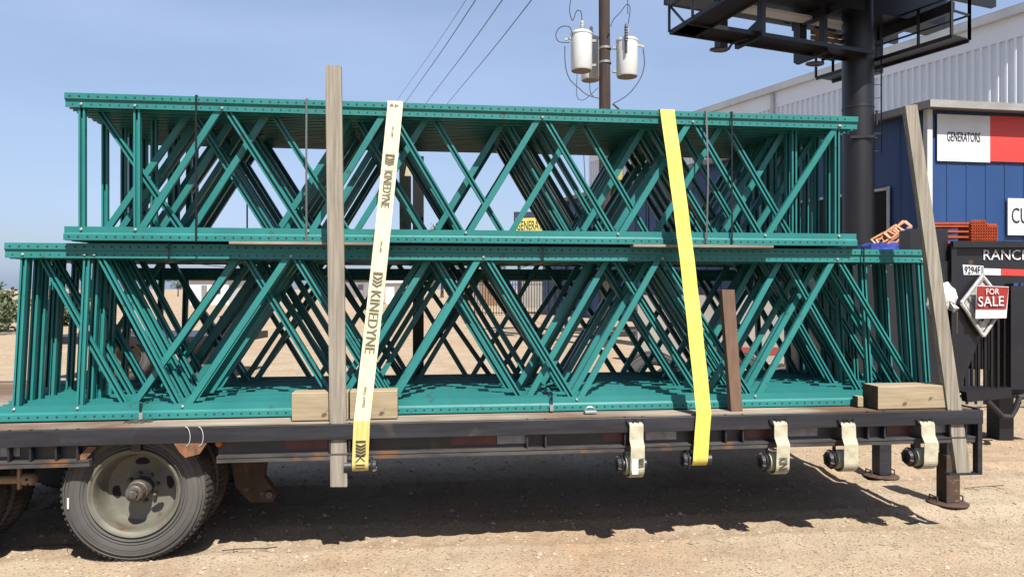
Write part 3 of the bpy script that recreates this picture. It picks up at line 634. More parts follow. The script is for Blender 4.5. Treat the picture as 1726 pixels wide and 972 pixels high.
# old straps hanging on their winches
for i, (px, top, nm, lb) in enumerate(((1070, 716, 'old_strap', 'dirty cream strap end with a paper label, left of the yellow strap'), (1310, 714, 'old_strap', 'crumpled pale strap end with black lettering, on the winch right of the brown post'), (1423, 716, 'old_strap', 'plain dirty beige strap end on the winch left of the far landing leg'), (1555, 714, 'old_strap', 'plain beige strap end on the rightmost winch, beside the near landing leg'))):
    s0 = WINCH[px]-.006; _, zt = st(px, top, 0); wy = {1070: 786, 1310: 781, 1423: 777, 1555: 773}[px]; _, zc = st(px, wy-4, .03)
    path = [(s0, .02, zt+.012), (s0, -.012, zt+.014), (s0, -.024, zt), (s0-.004, -.034, (zt+zc)/2+.04), (s0+.004*(i % 2), -.05, (zt+zc)/2)]+[(s0+(-.004), .018+.075*math.cos(R(a)), zc-.008+.06*math.sin(R(a))) for a in range(170, 330, 12)]
    hw = .046 if i > 1 else .042
    b = ribbon(path, hw, .004); roll = MB()
    rt = thing(nm, lb, 'strap end', TR(s0, 0, 0), (0, 0, TH), 'strap ends hanging on their winches')
    b.v = [(x-s0, y, z) for x, y, z in b.v]; b.build('webbing', 'strap_old', rt)
    roll.lathe([(.035, -.046), (.058, -.046), (.058, .046), (.035, .046)], 24, 'x', (-.012, .035, zc)); roll.build('strap_roll', 'strap_old', rt)
    if i == 0:
        p = MB()
        for k in range(4): z = zc+.05-k*.014; p.prism([(0, -.064, z), (.034, -.064, z+.008), (.034, -.064, z+.0015), (0, -.064, z-.0065)], (0, .0015, 0))
        p.build('printed_bars', 'print_dark', rt)
        MB().box(-.037, -.001, -.064, -.062, zc-.035, zc+.055).build('paper_label', 'white', rt)
    if i == 1: text('lettering', 'KINE', 'print_dark', rt, (-.034, -.0600, zc-.035), (0, 0, 1), (-1, 0, 0), -.05 if False else .05, .085, .001) if False else text('lettering', 'KINE', 'print_dark', rt, (-.028, -.0650, zc+.045), (0, 0, -1), (1, 0, 0), .052, .085, .001)
MB_ = None
text('lettering', 'KII', 'print_dark', root1, Vector((W1[0]-.026, -.0195, W1[1]+.045)), (0, 0, -1), (1, 0, 0), .052, .075, .0012)
# small padlock-like clamp on the deck edge
s0, _ = st(998, 687, .06); cl = MB().box(-.035, .035, 0, .05, 0, .018).build('metal_clamp', 'galv', None, .004); place(cl, TR(s0, .09, DZ+.003), TH); tag(cl, 'small grey metal clamp lying on the deck edge in the middle', 'clamp')
p = MB(); p.tube([(.03*math.cos(q), .025, .018+.022*math.sin(q)) for q in [i*math.pi/8 for i in range(9)]], .005, 6); q = p.build('handle', 'galv', cl)

# ================================================================== UTILITY POLE
YP = 19.0; pp = W(1019, 487, YP); pole = thing('utility_pole', 'brown wooden utility pole carrying three grey transformers', 'utility pole', (pp.x, YP, 0))
MB().tube([(.02, 0, 0), (.01, 0, 6), (-.03, 0, 13)], .17, 20, r2=.14).build('pole_shaft', 'pole_wood', pole)
def rel(px, py, dy=0): v = W(px, py, YP+dy); return Vector((v.x-pp.x, dy, v.z))
for py in (82, 106): MB().lathe([(.158, -.03), (.168, -.03), (.168, .03), (.158, .03)], 20, 'z', rel(1020, py)).build('pole_band', 'galv', pole)
for (px, yt, yb, dy, lb) in ((980, 57, 120, -.1, 'left grey pole transformer'), (1057, 69, 130, -.05, 'right grey pole transformer'), (995, 66, 136, .75, 'rear grey pole transformer behind the left one')):
    a = rel(px, yt, dy); b = rel(px, yb, dy); rr = .285 if dy < .5 else .26; h = a.z-b.z
    t = thing('pole_transformer', lb+' hanging on the utility pole', 'transformer', (pp.x+b.x, YP+dy, b.z), group='transformers on the utility pole')
    q = MB(); q.lathe([(0, .03), (rr-.04, .02), (rr-.02, 0)], 28, 'z', mi=1); q.lathe([(rr-.02, 0), (rr, .04), (rr, h-.05), (rr+.012, h-.045), (rr+.015, h), (rr-.04, h+.04), (0, h+.06)], 28, 'z')
    q.build('tank', ['xfmr', 'xfmr_low'], t)
    q = MB()
    bx = {980: .0, 1057: -.02, 995: .0}[px]
    q.lathe([(.06, h+.03), (.07, h+.1), (.05, h+.12), (.07, h+.15), (.05, h+.17), (.065, h+.2), (.045, h+.22), (.055, h+.3), (.03, h+.34), (0, h+.34)], 16, 'z', (bx+.02, 0, 0)); q.build('bushing', 'porcelain', t)
    if px == 1057:
        q = MB(); q.lathe([(.03, h*.55), (.034, h*.6), (.034, h*.85)]+[(.05-.012*(i % 2), h*.88+i*.035) for i in range(12)]+[(.03, h+.32), (.0, h+.33)], 12, 'z', (-.08, -rr-.05, 0)); q.build('lightning_arrester', 'wire', t)
    sd = 1 if px < 1019 else -1
    q = MB(); q.bar((sd*rr*.9, 0, h*.8), (sd*(rr+.1), 0, h*.8), .06, .08); q.bar((sd*rr*.9, 0, h*.15), (sd*(rr+.1), 0, h*.15), .06, .08); q.build('mounting_bracket', 'galv', t)
    q = MB(); q.bar((-sd*rr*.95, -.05, h*.86), (-sd*(rr+.16), -.05, h*.82), .05, .05); q.build('side_bushing', 'porcelain', t)
def pw(name, pts, r, label, cat='wire', m='wire', grp=None, smooth=True):
    P = [Vector(p) for p in pts]
    if smooth and len(P) > 2:
        Q = []
        for i in range(len(P)-1):
            p0, p1, p2, p3 = P[max(i-1, 0)], P[i], P[i+1], P[min(i+2, len(P)-1)]
            for k in range(6):
                t = k/6; Q.append(.5*((2*p1)+(-p0+p2)*t+(2*p0-5*p1+4*p2-p3)*t*t+(-p0+3*p1-3*p2+p3)*t**3))
        P = Q+[P[-1]]
    o = MB().tube(P, r, 6, caps=False).build(name, m); tag(o, label, cat, grp); return o
def wp(l, Y=YP-.3): return [W(x, y, Y) for x, y in l]
gW = 'thin wires of the utility pole'
pw('drop_wire', wp([(981, 35), (979, 20), (972, 19), (965, 35), (960, 18), (962, 0), (964, -30)]), .014, 'thin wire rising from the left transformer past the top of the picture', grp=gW)
pw('drop_wire', wp([(966, 62), (960, 46), (945, 46), (937, 58), (942, 70), (960, 72)]), .014, 'round loop of thin wire at the left transformer', grp=gW)
pw('drop_wire', wp([(952, 78), (953, 110), (960, 133), (975, 148), (990, 160), (1010, 166)]), .014, 'hanging wire curving under the left transformer to the pole', grp=gW)
pw('drop_wire', wp([(973, 122), (972, 160), (980, 169), (992, 163), (1008, 148)]), .010, 'pale short wire below the left transformer', grp=gW)
pw('drop_wire', wp([(994, 138), (995, 155), (1002, 164), (1012, 166)], YP+.5), .010, 'short wire hanging below the rear transformer', grp=gW)
pw('drop_wire', wp([(1084, 82), (1086, 110), (1078, 135), (1058, 160), (1033, 175)]), .014, 'hanging wire curving from the right transformer down to the pole', grp=gW)
pw('drop_wire', wp([(1059, 40), (1062, 14), (1056, 8), (1045, 22), (1035, 32), (1029, 45)]), .013, 'wire from the right transformer top looping back to the pole', grp=gW)
pw('drop_wire', wp([(1058, 24), (1058, 0), (1060, -30)]), .012, 'straight thin wire rising from the right transformer', grp=gW)
pw('drop_wire', wp([(1033, 175), (1047, 188), (1070, 215)]), .03, 'thick dark cable leaving the pole downwards to the right', grp=gW)
gL = 'power lines crossing the sky'
for i, (a, b, lb) in enumerate((((663, 178), (786, 0), 'leftmost faint power line above the cream strap'), ((680, 178), (802, 0), 'second power line from the left in the sky'), ((714, 180), (847, 0), 'third power line from the left in the sky'), ((750, 180), (897, -1), 'rightmost power line in the sky, nearest the utility pole'))):
    def ext(k): return (a[0]+(b[0]-a[0])*k, a[1]+(b[1]-a[1])*k)
    # points along a straight line in space: 1/Y is linear along its picture
    Ya, Yb = 62., 26.; pts = []
    for k in (-.8, -.4, 0, .5, 1, 1.2):
        q = 1/((1-k)/Ya+k/Yb) if ((1-k)/Ya+k/Yb) > .004 else 200
        x, y = ext(k); pts.append(W(x, y+2.5*math.sin(max(0, min(1, k))*math.pi), q))
    pw('power_line', pts, .011 if i == 0 else .02, lb, 'power line', grp=gL)
pw('power_line', [W(984, 262, 30), W(986, 300, 28), W(988, 345, 26)], .02, 'short dark cable end hanging behind the upper stack near the pole', 'cable')

# ================================================================== BUILDINGS ON THE RIGHT
bd = Vector((-.405, 1, 0)).normalized()         # receding direction of the side walls
fd = Vector((1, .16, 0)).normalized()          # direction of the lit front
Yc = 20.0; cor = W(1563, 487, Yc); cor.z = 0; EZ = CAMZ+(CY-186)/F*Yc
store = thing('blue_store', 'blue metal clad store building with pale eave and grey trim behind the black trailer', 'building', cor)
def wallribs(mb, d, L, z0, z1, nrm, pitch, rw, rh, topcut=None):
    n = int(L/pitch)
    for i in range(n+1):
        p = d*(i*pitch); mb.prism([p-d*rw/2+Vector((0, 0, z0)), p-d*rw*.28+nrm*rh+Vector((0, 0, z0)), p+d*rw*.28+nrm*rh+Vector((0, 0, z0)), p+d*rw/2+Vector((0, 0, z0))], (0, 0, z1-z0))
LS, LF = 26., 16.
nS = Vector((-bd.y, bd.x, 0)); nS = nS if nS.y < 0 else -nS
nF = Vector((fd.y, -fd.x, 0))
# side wall (in shade) and front wall
q = MB(); q.prism([Vector((0, 0, 0)), bd*LS, bd*LS+Vector((0, 0, EZ)), Vector((0, 0, EZ))], -nS*.25); wallribs(q, bd, LS, 0, EZ-.02, nS, .9, .1, .035)
q.build('side_wall', 'blue_clad', store)
q = MB(); q.prism([Vector((.02, 0, 0)), fd*LF, fd*LF+Vector((0, 0, EZ)), Vector((.02, 0, EZ))], -nF*.25); wallribs(q, fd, LF, 0, EZ-.02, nF, .62, .05, .02)
q.build('front_wall', 'blue_clad', store)
q = MB(); q.bar(nF*.06+nS*.04, nF*.06+nS*.04+Vector((0, 0, EZ)), .16, .16, fd); q.build('corner_trim', 'trim_white', store)
q = MB()
e0 = Vector((0, 0, EZ)); ov = nF*.45+nS*.35
q.prism([e0+ov+Vector((0, 0, -.04)), e0+ov+fd*LF+Vector((0, 0, -.04)), e0+ov+fd*LF+Vector((0, 0, .16)), e0+ov+Vector((0, 0, .16))], -nF*.06)
q.prism([e0+ov-nF*.061+Vector((0, 0, -.04)), e0+ov+bd*LS+Vector((0, 0, -.04)), e0+ov+bd*LS+Vector((0, 0, .16)), e0+ov-nF*.061+Vector((0, 0, .16))], -nS*.06, 0)
q.build('eave_fascia', 'fascia', store)
q = MB(); q.prism([e0+ov*.9+Vector((0, 0, .02)), e0+ov*.9+fd*LF+Vector((0, 0, .02)), e0+fd*LF+bd*LS+Vector((0, 0, .5)), e0+ov*.5+bd*LS+Vector((0, 0, .02))], (0, 0, .1)); q.build('roof', 'roof_grey', store)
# dark doorway in the side wall
def onside(px):                                              # distance along the side wall seen at column px
    u = (px-CX)/F; return (cor.x-u*cor.y)/(u*bd.y-bd.x)
k0, k1 = onside(1500), onside(1330); zt = CAMZ+(CY-318)/F*(cor.y+bd.y*k0)
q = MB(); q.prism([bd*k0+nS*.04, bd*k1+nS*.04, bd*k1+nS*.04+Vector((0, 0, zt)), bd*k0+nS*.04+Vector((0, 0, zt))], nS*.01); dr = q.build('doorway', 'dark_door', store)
q = MB(); q.bar(bd*k0+nS*.07, bd*k0+nS*.07+Vector((0, 0, zt+.06)), .08, .05, nS); q.bar(bd*k0+nS*.07+Vector((0, 0, zt)), bd*k1+nS*.07+Vector((0, 0, zt)), .08, .05, nS); q.build('door_frame', 'trim_white', dr)
# banner and signs on the front wall
def onfront(px, py, off=.05):
    u = (px-CX)/F; b0 = cor+nF*off; k = (u*b0.y-b0.x)/(fd.x-u*fd.y); p = b0+fd*k; return k, CAMZ-(py-CY)/F*p.y
def panel(mb, px0, px1, py0, py1, off, mi=0, th=.02):
    a, zt = onfront(px0, py0, off); b, _ = onfront(px1, py0, off); _, zb = onfront(px0, py1, off)
    mb.prism([fd*a+nF*off+Vector((0, 0, zb)), fd*b+nF*off+Vector((0, 0, zb)), fd*b+nF*off+Vector((0, 0, zt)), fd*a+nF*off+Vector((0, 0, zt))], -nF*th, mi); return a, b, zb, zt
ban = thing('generators_banner', 'white and red vinyl banner reading GENERATORS on the blue front wall', 'banner', cor, group=None)
panel(MB_ := MB(), 1580, 1669, 192, 271, .07); MB_.build('white_half', 'sign_white', ban)
panel(MB_ := MB(), 1669, 1800, 195, 272, .072); MB_.build('red_half', 'sign_red', ban)
a, b, zb, zt = panel(MB(), 1596, 1652, 222, 238, .07)
text('lettering', 'GENERATORS', 'ink', ban, fd*a+nF*.078+Vector((0, 0, zb)), fd, (0, 0, 1), zt-zb, b-a, .004)
sg = thing('white_wall_sign', 'white wall sign with large black letters CU cut by the right picture edge', 'sign', cor)
panel(MB_ := MB(), 1699, 1860, 334, 396, .10, th=.04); MB_.build('board', 'sign_white', sg)
a, b, zb, zt = panel(MB(), 1705, 1727, 350, 376, .1)
text('lettering', 'CU', 'ink', sg, fd*a+nF*.108+Vector((0, 0, zb)), fd, (0, 0, 1), zt-zb, (b-a)*1.25, .004)
# white warehouse behind
wd_ = Vector((-.5, 1, 0)).normalized(); nW = Vector((-wd_.y, wd_.x, 0)); nW = nW if nW.y < 0 else -nW
Yw = 25.; w0 = W(1760, 487, Yw); w0.z = 0; WZ = CAMZ+(CY-10)/F*Yw
wh = thing('white_warehouse', 'tall white ribbed metal warehouse behind the blue store', 'warehouse', w0)
LW = (lambda u: (w0.x-u*w0.y)/(u*wd_.y-wd_.x))((995-CX)/F)
q = MB(); q.prism([Vector((0, 0, 0)), wd_*LW, wd_*LW+Vector((0, 0, WZ)), Vector((0, 0, WZ))], -nW*.3); wallribs(q, wd_, LW, 0, WZ-.85, nW, .30, .13, .10)
q.build('ribbed_wall', 'white_metal', wh)
q = MB(); q.prism([nW*.09+Vector((0, 0, WZ-.85)), wd_*LW+nW*.09+Vector((0, 0, WZ-.85)), wd_*LW+nW*.13+Vector((0, 0, WZ+.02)), nW*.13+Vector((0, 0, WZ+.02))], -nW*.08); q.build('top_band', 'white_metal', wh)
q = MB(); q.bar(nW*.25+Vector((0, 0, WZ+.05)), wd_*LW+nW*.25+Vector((0, 0, WZ+.05)), .26, .30, (0, 0, 1)); q.build('gutter', 'trim_white', wh)
q = MB(); q.prism([nW*.3+Vector((0, 0, WZ+.15)), wd_*LW+nW*.3+Vector((0, 0, WZ+.15)), wd_*LW-nW*14+Vector((0, 0, WZ+1.2)), -nW*14+Vector((0, 0, WZ+1.2))], (0, 0, .1)); q.build('roof', 'roof_grey', wh)
q = MB(); q.prism([wd_*LW, wd_*LW-nW*14, wd_*LW-nW*14+Vector((0, 0, WZ+1.2)), wd_*LW+Vector((0, 0, WZ))], wd_*.2); q.build('end_wall', 'white_metal', wh)
ck = (lambda u: (w0.x-u*w0.y)/(u*wd_.y-wd_.x))((1307-CX)/F)
q = MB(); q.bar(wd_*ck+nW*.2, wd_*ck+nW*.2+Vector((0, 0, WZ)), .16, .12, nW); q.build('downpipe', 'trim_white', wh)

# ================================================================== BILLBOARD
HB = 8.10
def PL_(px, py, h=HB): Y = (h-CAMZ)*F/(CY-py); return Vector(((px-CX)/F*Y, Y, h))
pA = PL_(1128, 54); pB = PL_(1425, 100); pC = PL_(1215, 0)
dx_ = (pB-pA).normalized(); dy_ = Vector((-dx_.y, dx_.x, 0))
Yb = 20.3; bb = W(1446, 487, Yb); bb.z = 0
bill = thing('billboard', 'black steel billboard on a thick monopole with catwalks, seen from below', 'billboard', bb)
def rb(v): return v-bb
q = MB(); q.tube([(0, 0, 0), (0, 0, 4.0)], .42, 40); q.tube([(0, 0, 4.0001), (0, 0, 11.2)], .42, 40); q.lathe([(.421, 6.65), (.43, 6.66), (.43, 6.70), (.421, 6.71)], 40, 'z')
q.build('monopole', 'bb_black', bill)
q = MB()
for (px, dy) in ((0, 0),):
    q.bar((-.40, -.2, 5.93), (.53, -.2, 5.93), .06, .06); q.bar((.46, -.15, 6.2), (.46, -.15, 6.6), .05, .05); q.bar((-.38, -.36, 5.8), (.25, -.46, 5.8), .07, .07)
q.build('pole_bracket', 'bb_black', bill)
q = MB(); lx = .59
for xx_ in (lx-.14, lx+.14): q.tube([(xx_, .12, 5.4), (xx_, .12, 10.9)], .02, 6)
for i in range(15): q.tube([(lx-.14, .12, 5.5+i*.38), (lx+.14, .12, 5.5+i*.38)], .009, 5)
q.build('ladder', 'bb_black', bill)
def slab(name, a, b, wdt, inward, th=.09, m='bb_black', lipm=None):
    a, b = rb(a), rb(b); d = (b-a).normalized(); n = inward.normalized()
    q = MB(); q.prism([a, b, b+n*wdt, a+n*wdt], (0, 0, th*.4))
    q.prism([a, b, b+n*.05, a+n*.05], (0, 0, -.07)); q.prism([a+n*(wdt-.05), b+n*(wdt-.05), b+n*wdt, a+n*wdt], (0, 0, -.07))
    return q.build(name, m, bill)
slab('catwalk', pA, pB+dx_*.25, .78, -dy_)                    # far catwalk
pE = pA+(pC-pA).normalized()*6.2
slab('catwalk', pA-dx_*.0, pE, .78, dx_)                     # left catwalk, runs towards the viewer
pF = PL_(1404, 137); pN = PL_(1634, 68); dR = (pN-pF).normalized()
wR = .78; slab('catwalk', pF, pN+dR*0, wR, -Vector((-dR.y, dR.x, 0)) if Vector((-dR.y, dR.x, 0)).x > 0 else Vector((-dR.y, dR.x, 0)))
# rails
def rail(a, b, n, h=1.3, mids=(.5, 1.0)):
    a, b = rb(a), rb(b); q = MB()
    for i in range(n+1):
        p = a.lerp(b, i/n); q.bar(p, p+Vector((0, 0, h)), .06, .06)
    for k in mids: q.bar(a+Vector((0, 0, h*k)), b+Vector((0, 0, h*k)), .045, .045, (0, 0, 1))
    q.build('railing', 'bb_black', bill)
rail(pA, pE, 6); rail(pF, pN, 3)
inn = Vector((-dR.y, dR.x, 0)); inn = -inn if inn.x > 0 else inn
rail(pN, pN+inn*.78, 1); rail(pF+inn*.78, pF, 1)
q = MB(); a = rb(pA); q.bar(a+Vector((0, 0, .68)), a+(rb(pE)-a).normalized()*.68, .045, .045); q.build('rail_brace', 'bb_black', bill)
# big torsion beam, sign faces and outriggers
mid = (pA+pB)/2
cB = Vector((0, 0, 9.695))
q = MB(); q.bar(cB-dx_*5.4, cB+dx_*3.2, .78, .78, (0, 0, 1)); q.build('torsion_beam', 'bb_black', bill)
for off, L0, L1, lb in ((1.2, -5.6, 3.0, 'far'), (-1.9, -5.0, 3.0, 'near')):
    o_ = dy_*off; q = MB(); q.prism([o_+dx_*L0+Vector((0, 0, 9.319)), o_+dx_*L1+Vector((0, 0, 9.319)), o_+dx_*L1+Vector((0, 0, 12.5)), o_+dx_*L0+Vector((0, 0, 12.5))], dy_*.15); q.build('sign_panel', 'bb_black', bill)
for k in (-4.2, -1.45, 1.5):
    base = dx_*k
    q = MB(); q.bar(base+dy_*.69+Vector((0, 0, HB-.06)), base+dy_*.69+Vector((0, 0, 9.9)), .25, .25, dy_); q.build('outrigger_post', 'bb_black', bill)
    q = MB(); q.bar(base-dy_*1.75+Vector((0, 0, 9.156)), base+dy_*.94+Vector((0, 0, 9.156)), .15, .28, (0, 0, 1)); q.build('outrigger_arm', 'bb_black', bill)
for p_ in (PL_(1290, 48), PL_(1395, 78)):
    a = rb(p_); q = MB(); n_ = -dy_; a = a-n_*.12
    q.prism([a+Vector((0, 0, 1.5)), a+Vector((0, 0, -.15)), a-n_*1.06+Vector((0, 0, -.15)), a-n_*1.06+Vector((0, 0, .03)), a-n_*.19+Vector((0, 0, .31)), a-n_*.15+Vector((0, 0, 1.5))], dx_*.12); q.build('catwalk_bracket', 'bb_black', bill)
for k in range(3):
    q = MB(); a = rb(PL_(1395, 60-k*9, 8.441+k*.21)); q.bar(a+dy_*.6, a+dy_*.6+dx_*2.4, .06, .11, (0, 0, 1)); q.build('stringer', 'tan_board', bill)
q = MB(); a = rb(PL_(1240, 12, 9.131)); q.bar(a, a+dx_*4.5, .38, .08, (0, 0, 1)); q.build('light_channel', 'sign_white', bill)
for px, py, ex, ey in ((1212, 84, 1268, 62), (1373, 108, 1405, 96)):
    a = rb(W(px, py, 18.8 if px < 1300 else 19.8)); b = rb(PL_(ex, ey)); lm = MB()
    lm.lathe([(0, -.26), (.07, -.23), (.12, -.09), (.13, .10), (.08, .22), (0, .26)], 14, 'x', a); lm.v = [(x, y, a.z+(z-a.z)*.55) for x, y, z in lm.v]
    lo = lm.build('floodlight', 'lamp_glass', bill); MB().tube([a+Vector((.24, 0, .0)), a.lerp(b, .4)+Vector((0, 0, .03)), b], .035, 8).build('arm', 'bb_black', lo)

# ================================================================== BLACK DUMP TRAILER AT RIGHT
YD = 7.0; dr0 = W(1600, 690, YD); dt = thing('dump_trailer', 'black gooseneck dump trailer with white lettering, broken white plastic and a for sale sign', 'trailer', (dr0.x, YD, 0))
def D(px, py, dy=0.): v = W(px, py, YD); return Vector((v.x-dr0.x, dy, v.z))
q = MB(); q.prism([D(*p) for p in ((1420, 440), (1601, 440), (1601, 411), (1800, 413), (1800, 470), (1694, 478), (1680, 500), (1618, 655), (1600, 692), (1420, 692))], (0, 1.5, 0)); q.build('body', 'dump_black', dt, .01)
q = MB(); q.prism([D(*p, .02) for p in ((1536, 439.5), (1600, 439.5), (1600, 386), (1536, 386))], (0, .2, 0)); q.build('tarp_box', 'dump_black', dt, .01)
q = MB(); q.bar(D(1601, 412, -.03), D(1800, 412, -.03), .05, .06, (0, 0, 1)); q.bar(D(1604, 410, -.02), D(1604, 655, -.02), .05, .04); q.build('side_rib', 'dump_black', dt)
q = MB(); q.box(D(1652, 0).x, D(1680, 0).x, .1, .26, .75, 1.62); q.build('front_leg', 'dump_black', dt)
q = MB(); q.bar(D(1598, 656, .1), D(1800, 664, .1), .07, .1, (0, 1, 0)); q.bar(D(1625, 668, .0), D(1700, 660, .0), .10, .09, (0, 1, 0)); q.build('tongue_beam', 'dump_black', dt)
q = MB(); P_ = [D(1658, 674, -.05), D(1672, 688, -.05), D(1684, 700, -.05), D(1698, 700, -.05), D(1706, 686, -.05), D(1712, 668, -.05), D(1735, 664, -.05)]; q.tube(P_, .028, 10); q.build('hose', 'cable', dt)
# two tyres so it stands
for sx in (-2.6, -1.6):
    q = bpy.data.objects.new('wheel', TYM); C.objects.link(q); q.parent = dt; q.location = (sx, .05, .4)
    q = bpy.data.objects.new('wheel', TYM); C.objects.link(q); q.parent = dt; q.location = (sx, 1.5, .4)
q = MB(); q.box(-3.2, -1.0, .3, 1.5, .35, .5); q.build('chassis', 'dump_black', dt)
q = MB(); q.box(D(1720, 0).x, D(1745, 0).x, .3, .5, .0, 1.62); q.build('jack_leg', 'dump_black', dt)
q = MB(); q.prism([D(*p) for p in ((1704, 482), (1790, 482), (1790, 656), (1704, 656))], (0, .05, 0)); q.build('gate_panel', 'dump_black', dt)
q = MB()
for i_ in range(7): q.bar(D(1634+i_*11, 500 if i_ > 3 else 560-i_*10, .06), D(1634+i_*11, 656, .06), .022, .022)
q.build('gate_bars', 'bb_black', dt)
text('lettering', 'RANCH', 'white', dt, D(1657, 438, -.006), (1, 0, 0), (0, 0, 1), .10, .46, .003)
q = MB(); q.prism([D(*p, -.006) for p in ((1622, 446), (1657, 448), (1657, 463), (1624, 463))], (0, .004, 0)); pl = q.build('number_plate', 'white', dt)
text('lettering', '9294F1', 'navy', pl, D(1625, 461, -.010), (1, 0, 0), (0, 0, 1), .072, .175, .002)
q = MB(); q.prism([D(*p, -.006) for p in ((1658, 452), (1686, 453), (1686, 464), (1658, 463))], (0, .004, 0)); q.build('reflective_tape', 'white', dt)
q = MB(); q.prism([D(*p, -.006) for p in ((1686.3, 453), (1760, 455), (1760, 466), (1686.3, 464))], (0, .004, 0)); q.build('reflective_tape', 'sign_red', dt)
# torn white plastic
bgm = MB(); rings = []; cc = D(1588, 506, -.05)
outline = [(1565, 486), (1580, 478), (1598, 474), (1610, 484), (1614, 500), (1610, 515), (1618, 522), (1605, 532), (1598, 520), (1590, 535), (1576, 530), (1566, 534), (1560, 515)]
for r_, dpt in ((1, -.01), (.8, -.07), (.45, -.10)):
    rings.append([cc+(D(*p, -.01)-cc)*r_+Vector((0, (dpt if True else 0)+.04+random.uniform(-.02, .02), 0)) for p in outline])
n = len(outline); vs = [v for r_ in rings for v in r_]+[cc+Vector((0, -.07, 0))]; fs = []
for i in range(2):
    for j in range(n): fs.append([i*n+j, i*n+(j+1) % n, (i+1)*n+(j+1) % n, (i+1)*n+j])
fs += [[2*n+j, 2*n+(j+1) % n, 3*n] for j in range(n)]
bgm.add(vs, fs, 0, False); o = bgm.build('torn_plastic', 'plastic', dt); o['label'] = 'torn white plastic stuck on the black trailer front'
q = MB(); q.prism([D(*p, -.02) for p in ((1606, 525), (1613, 520), (1612, 560), (1606, 572), (1602, 560))], (0, .03, 0)); q.build('rusty_latch', 'rust', dt)
# diamond bracket with the sign
br = thing('placard_holder', 'diamond shaped dirty metal placard holder hanging on the black trailer behind the for sale sign', 'placard holder', (dr0.x, YD, 0))
dm = [(1650, 465), (1687, 512), (1652, 566), (1615, 510)]; q = MB()
P_ = [D(*p, -.05) for p in dm]
for i in range(4): q.tube([P_[i], P_[(i+1) % 4]], .018, 8)
q.prism([D(*p, -.045) for p in ((1650, 472), (1681, 512), (1652, 558), (1621, 510))], (0, .01, 0)); q.build('frame', 'bracket', br)
q = MB()
for a_, b_ in (((1628, 500), (1650, 540)), ((1672, 500), (1645, 545)), ((1650, 470), (1640, 480))): q.bar(D(*a_, -.055), D(*b_, -.055), .03, .01)
q.build('clip', 'galv', br)
fs_ = thing('for_sale_sign', 'small red and white for sale sign, curled, fixed on the diamond placard holder', 'sign', (dr0.x, YD, 0))
def curled(px0, px1, py0a, py0b, py1a, py1b, m, name, off):
    q = MB(); N = 8; vs = []
    for i in range(N+1):
        k = i/N; c_ = .003*math.sin(k*math.pi*1.3)-.02
        vs.append(D(px0+(px1-px0)*k, py0a+(py0b-py0a)*k, -.09+off+c_)); vs.append(D(px0-2+(px1-4-px0+2)*k, py1a+(py1b-py1a)*k, -.09+off+c_))
    q.add(vs, [[2*i, 2*i+2, 2*i+3, 2*i+1] for i in range(N)]); o = q.build(name, m, fs_)
    so_ = o.modifiers.new('solid', 'SOLIDIFY'); so_.thickness = .004; return o
curled(1634, 1687, 481, 483, 536, 535, 'white', 'white_panel', 0)
curled(1635, 1686, 482, 484, 520, 520, 'forsale_red', 'red_panel', -.007)
text('lettering', 'FOR', 'white', fs_, D(1648, 496, -.1245), (1, 0, .02), (0, 0, 1), .055, .125, .002)
text('lettering', 'SALE', 'white', fs_, D(1635, 516, -.1245), (1, 0, .03), (0, 0, 1), .095, .245, .004)

# rack beams and tarp piles behind
def X(px, py, Y): return W(px, py, Y)
Yo = 11.0; ob = X(1620, 410, Yo); orp = thing('orange_rack_beams', 'stack of orange steel rack beams behind the black trailer, ends towards the camera', 'rack beams', (ob.x, Yo, 0))
def O(px, py, dy=0.): v = W(px, py, Yo); return Vector((v.x-ob.x, dy, v.z))
for j in range(8):
    z = O(0, 410-j*4.6).z; L_ = O(1565+j*1.5, 0).x
    q = MB(); q.box(L_, O(1634, 0).x, 0, .45, z, z+.028); q.build('beam', 'orange', orp) if j % 2 == 0 or j > 5 else None
for i in range(11):
    for j in range(8 if i < 7 else 6):
        if j > 6 and i > 5: continue
        a = O(1636+i*4.1, 408-j*4.7); q = q if (i or j) else MB()
        q.bar(a+Vector((-.012, -.02, 0)), a+Vector((.016, -.02, .038)), .012, .04); q.bar(a+Vector((.016, -.02, 0)), a+Vector((.002, -.02, .02)), .012, .04)
q.box(O(1635, 0).x, O(1680, 0).x, .0, .3, O(0, 409).z, O(0, 377).z); q.build('beam_end_connectors', 'orange', orp)
tb = MB().box(O(1560, 0).x, O(1630, 0).x, -.1, .7, 0, O(0, 413).z).build('support_crate', 'navy', None); place(tb, (ob.x, Yo, 0)); tag(tb, 'dark crate under the orange rack beams', 'crate')
Ye = 10.0; en = X(1502, 412, Ye); er = thing('faded_orange_brackets', 'jumbled pile of faded orange rectangular metal frames beside the dark doorway', 'bracket pile', (en.x, Ye, 0))
random.seed(3)
for i in range(9):
    c_ = W(1486+i*4.6+random.uniform(-3, 3), 404-i*2.0-random.uniform(-5, 7), Ye)-Vector((en.x, Ye, 0)); a_ = R(random.uniform(15, 50)); u_ = Vector((math.cos(a_), .3*random.uniform(-1, 1), math.sin(a_))).normalized(); v_ = Vector((-math.sin(a_)*.8, .5, math.cos(a_)*.75)).normalized(); q = MB()
    hx, hy = .11, .06
    cs = [c_+u_*hx+v_*hy, c_-u_*hx+v_*hy, c_-u_*hx-v_*hy, c_+u_*hx-v_*hy]
    for k in range(4): q.bar(cs[k], cs[(k+1) % 4], .022, .02, (0, 1, 0))
    q.build('bracket', 'peach', er)
ta = MB(); rings = []
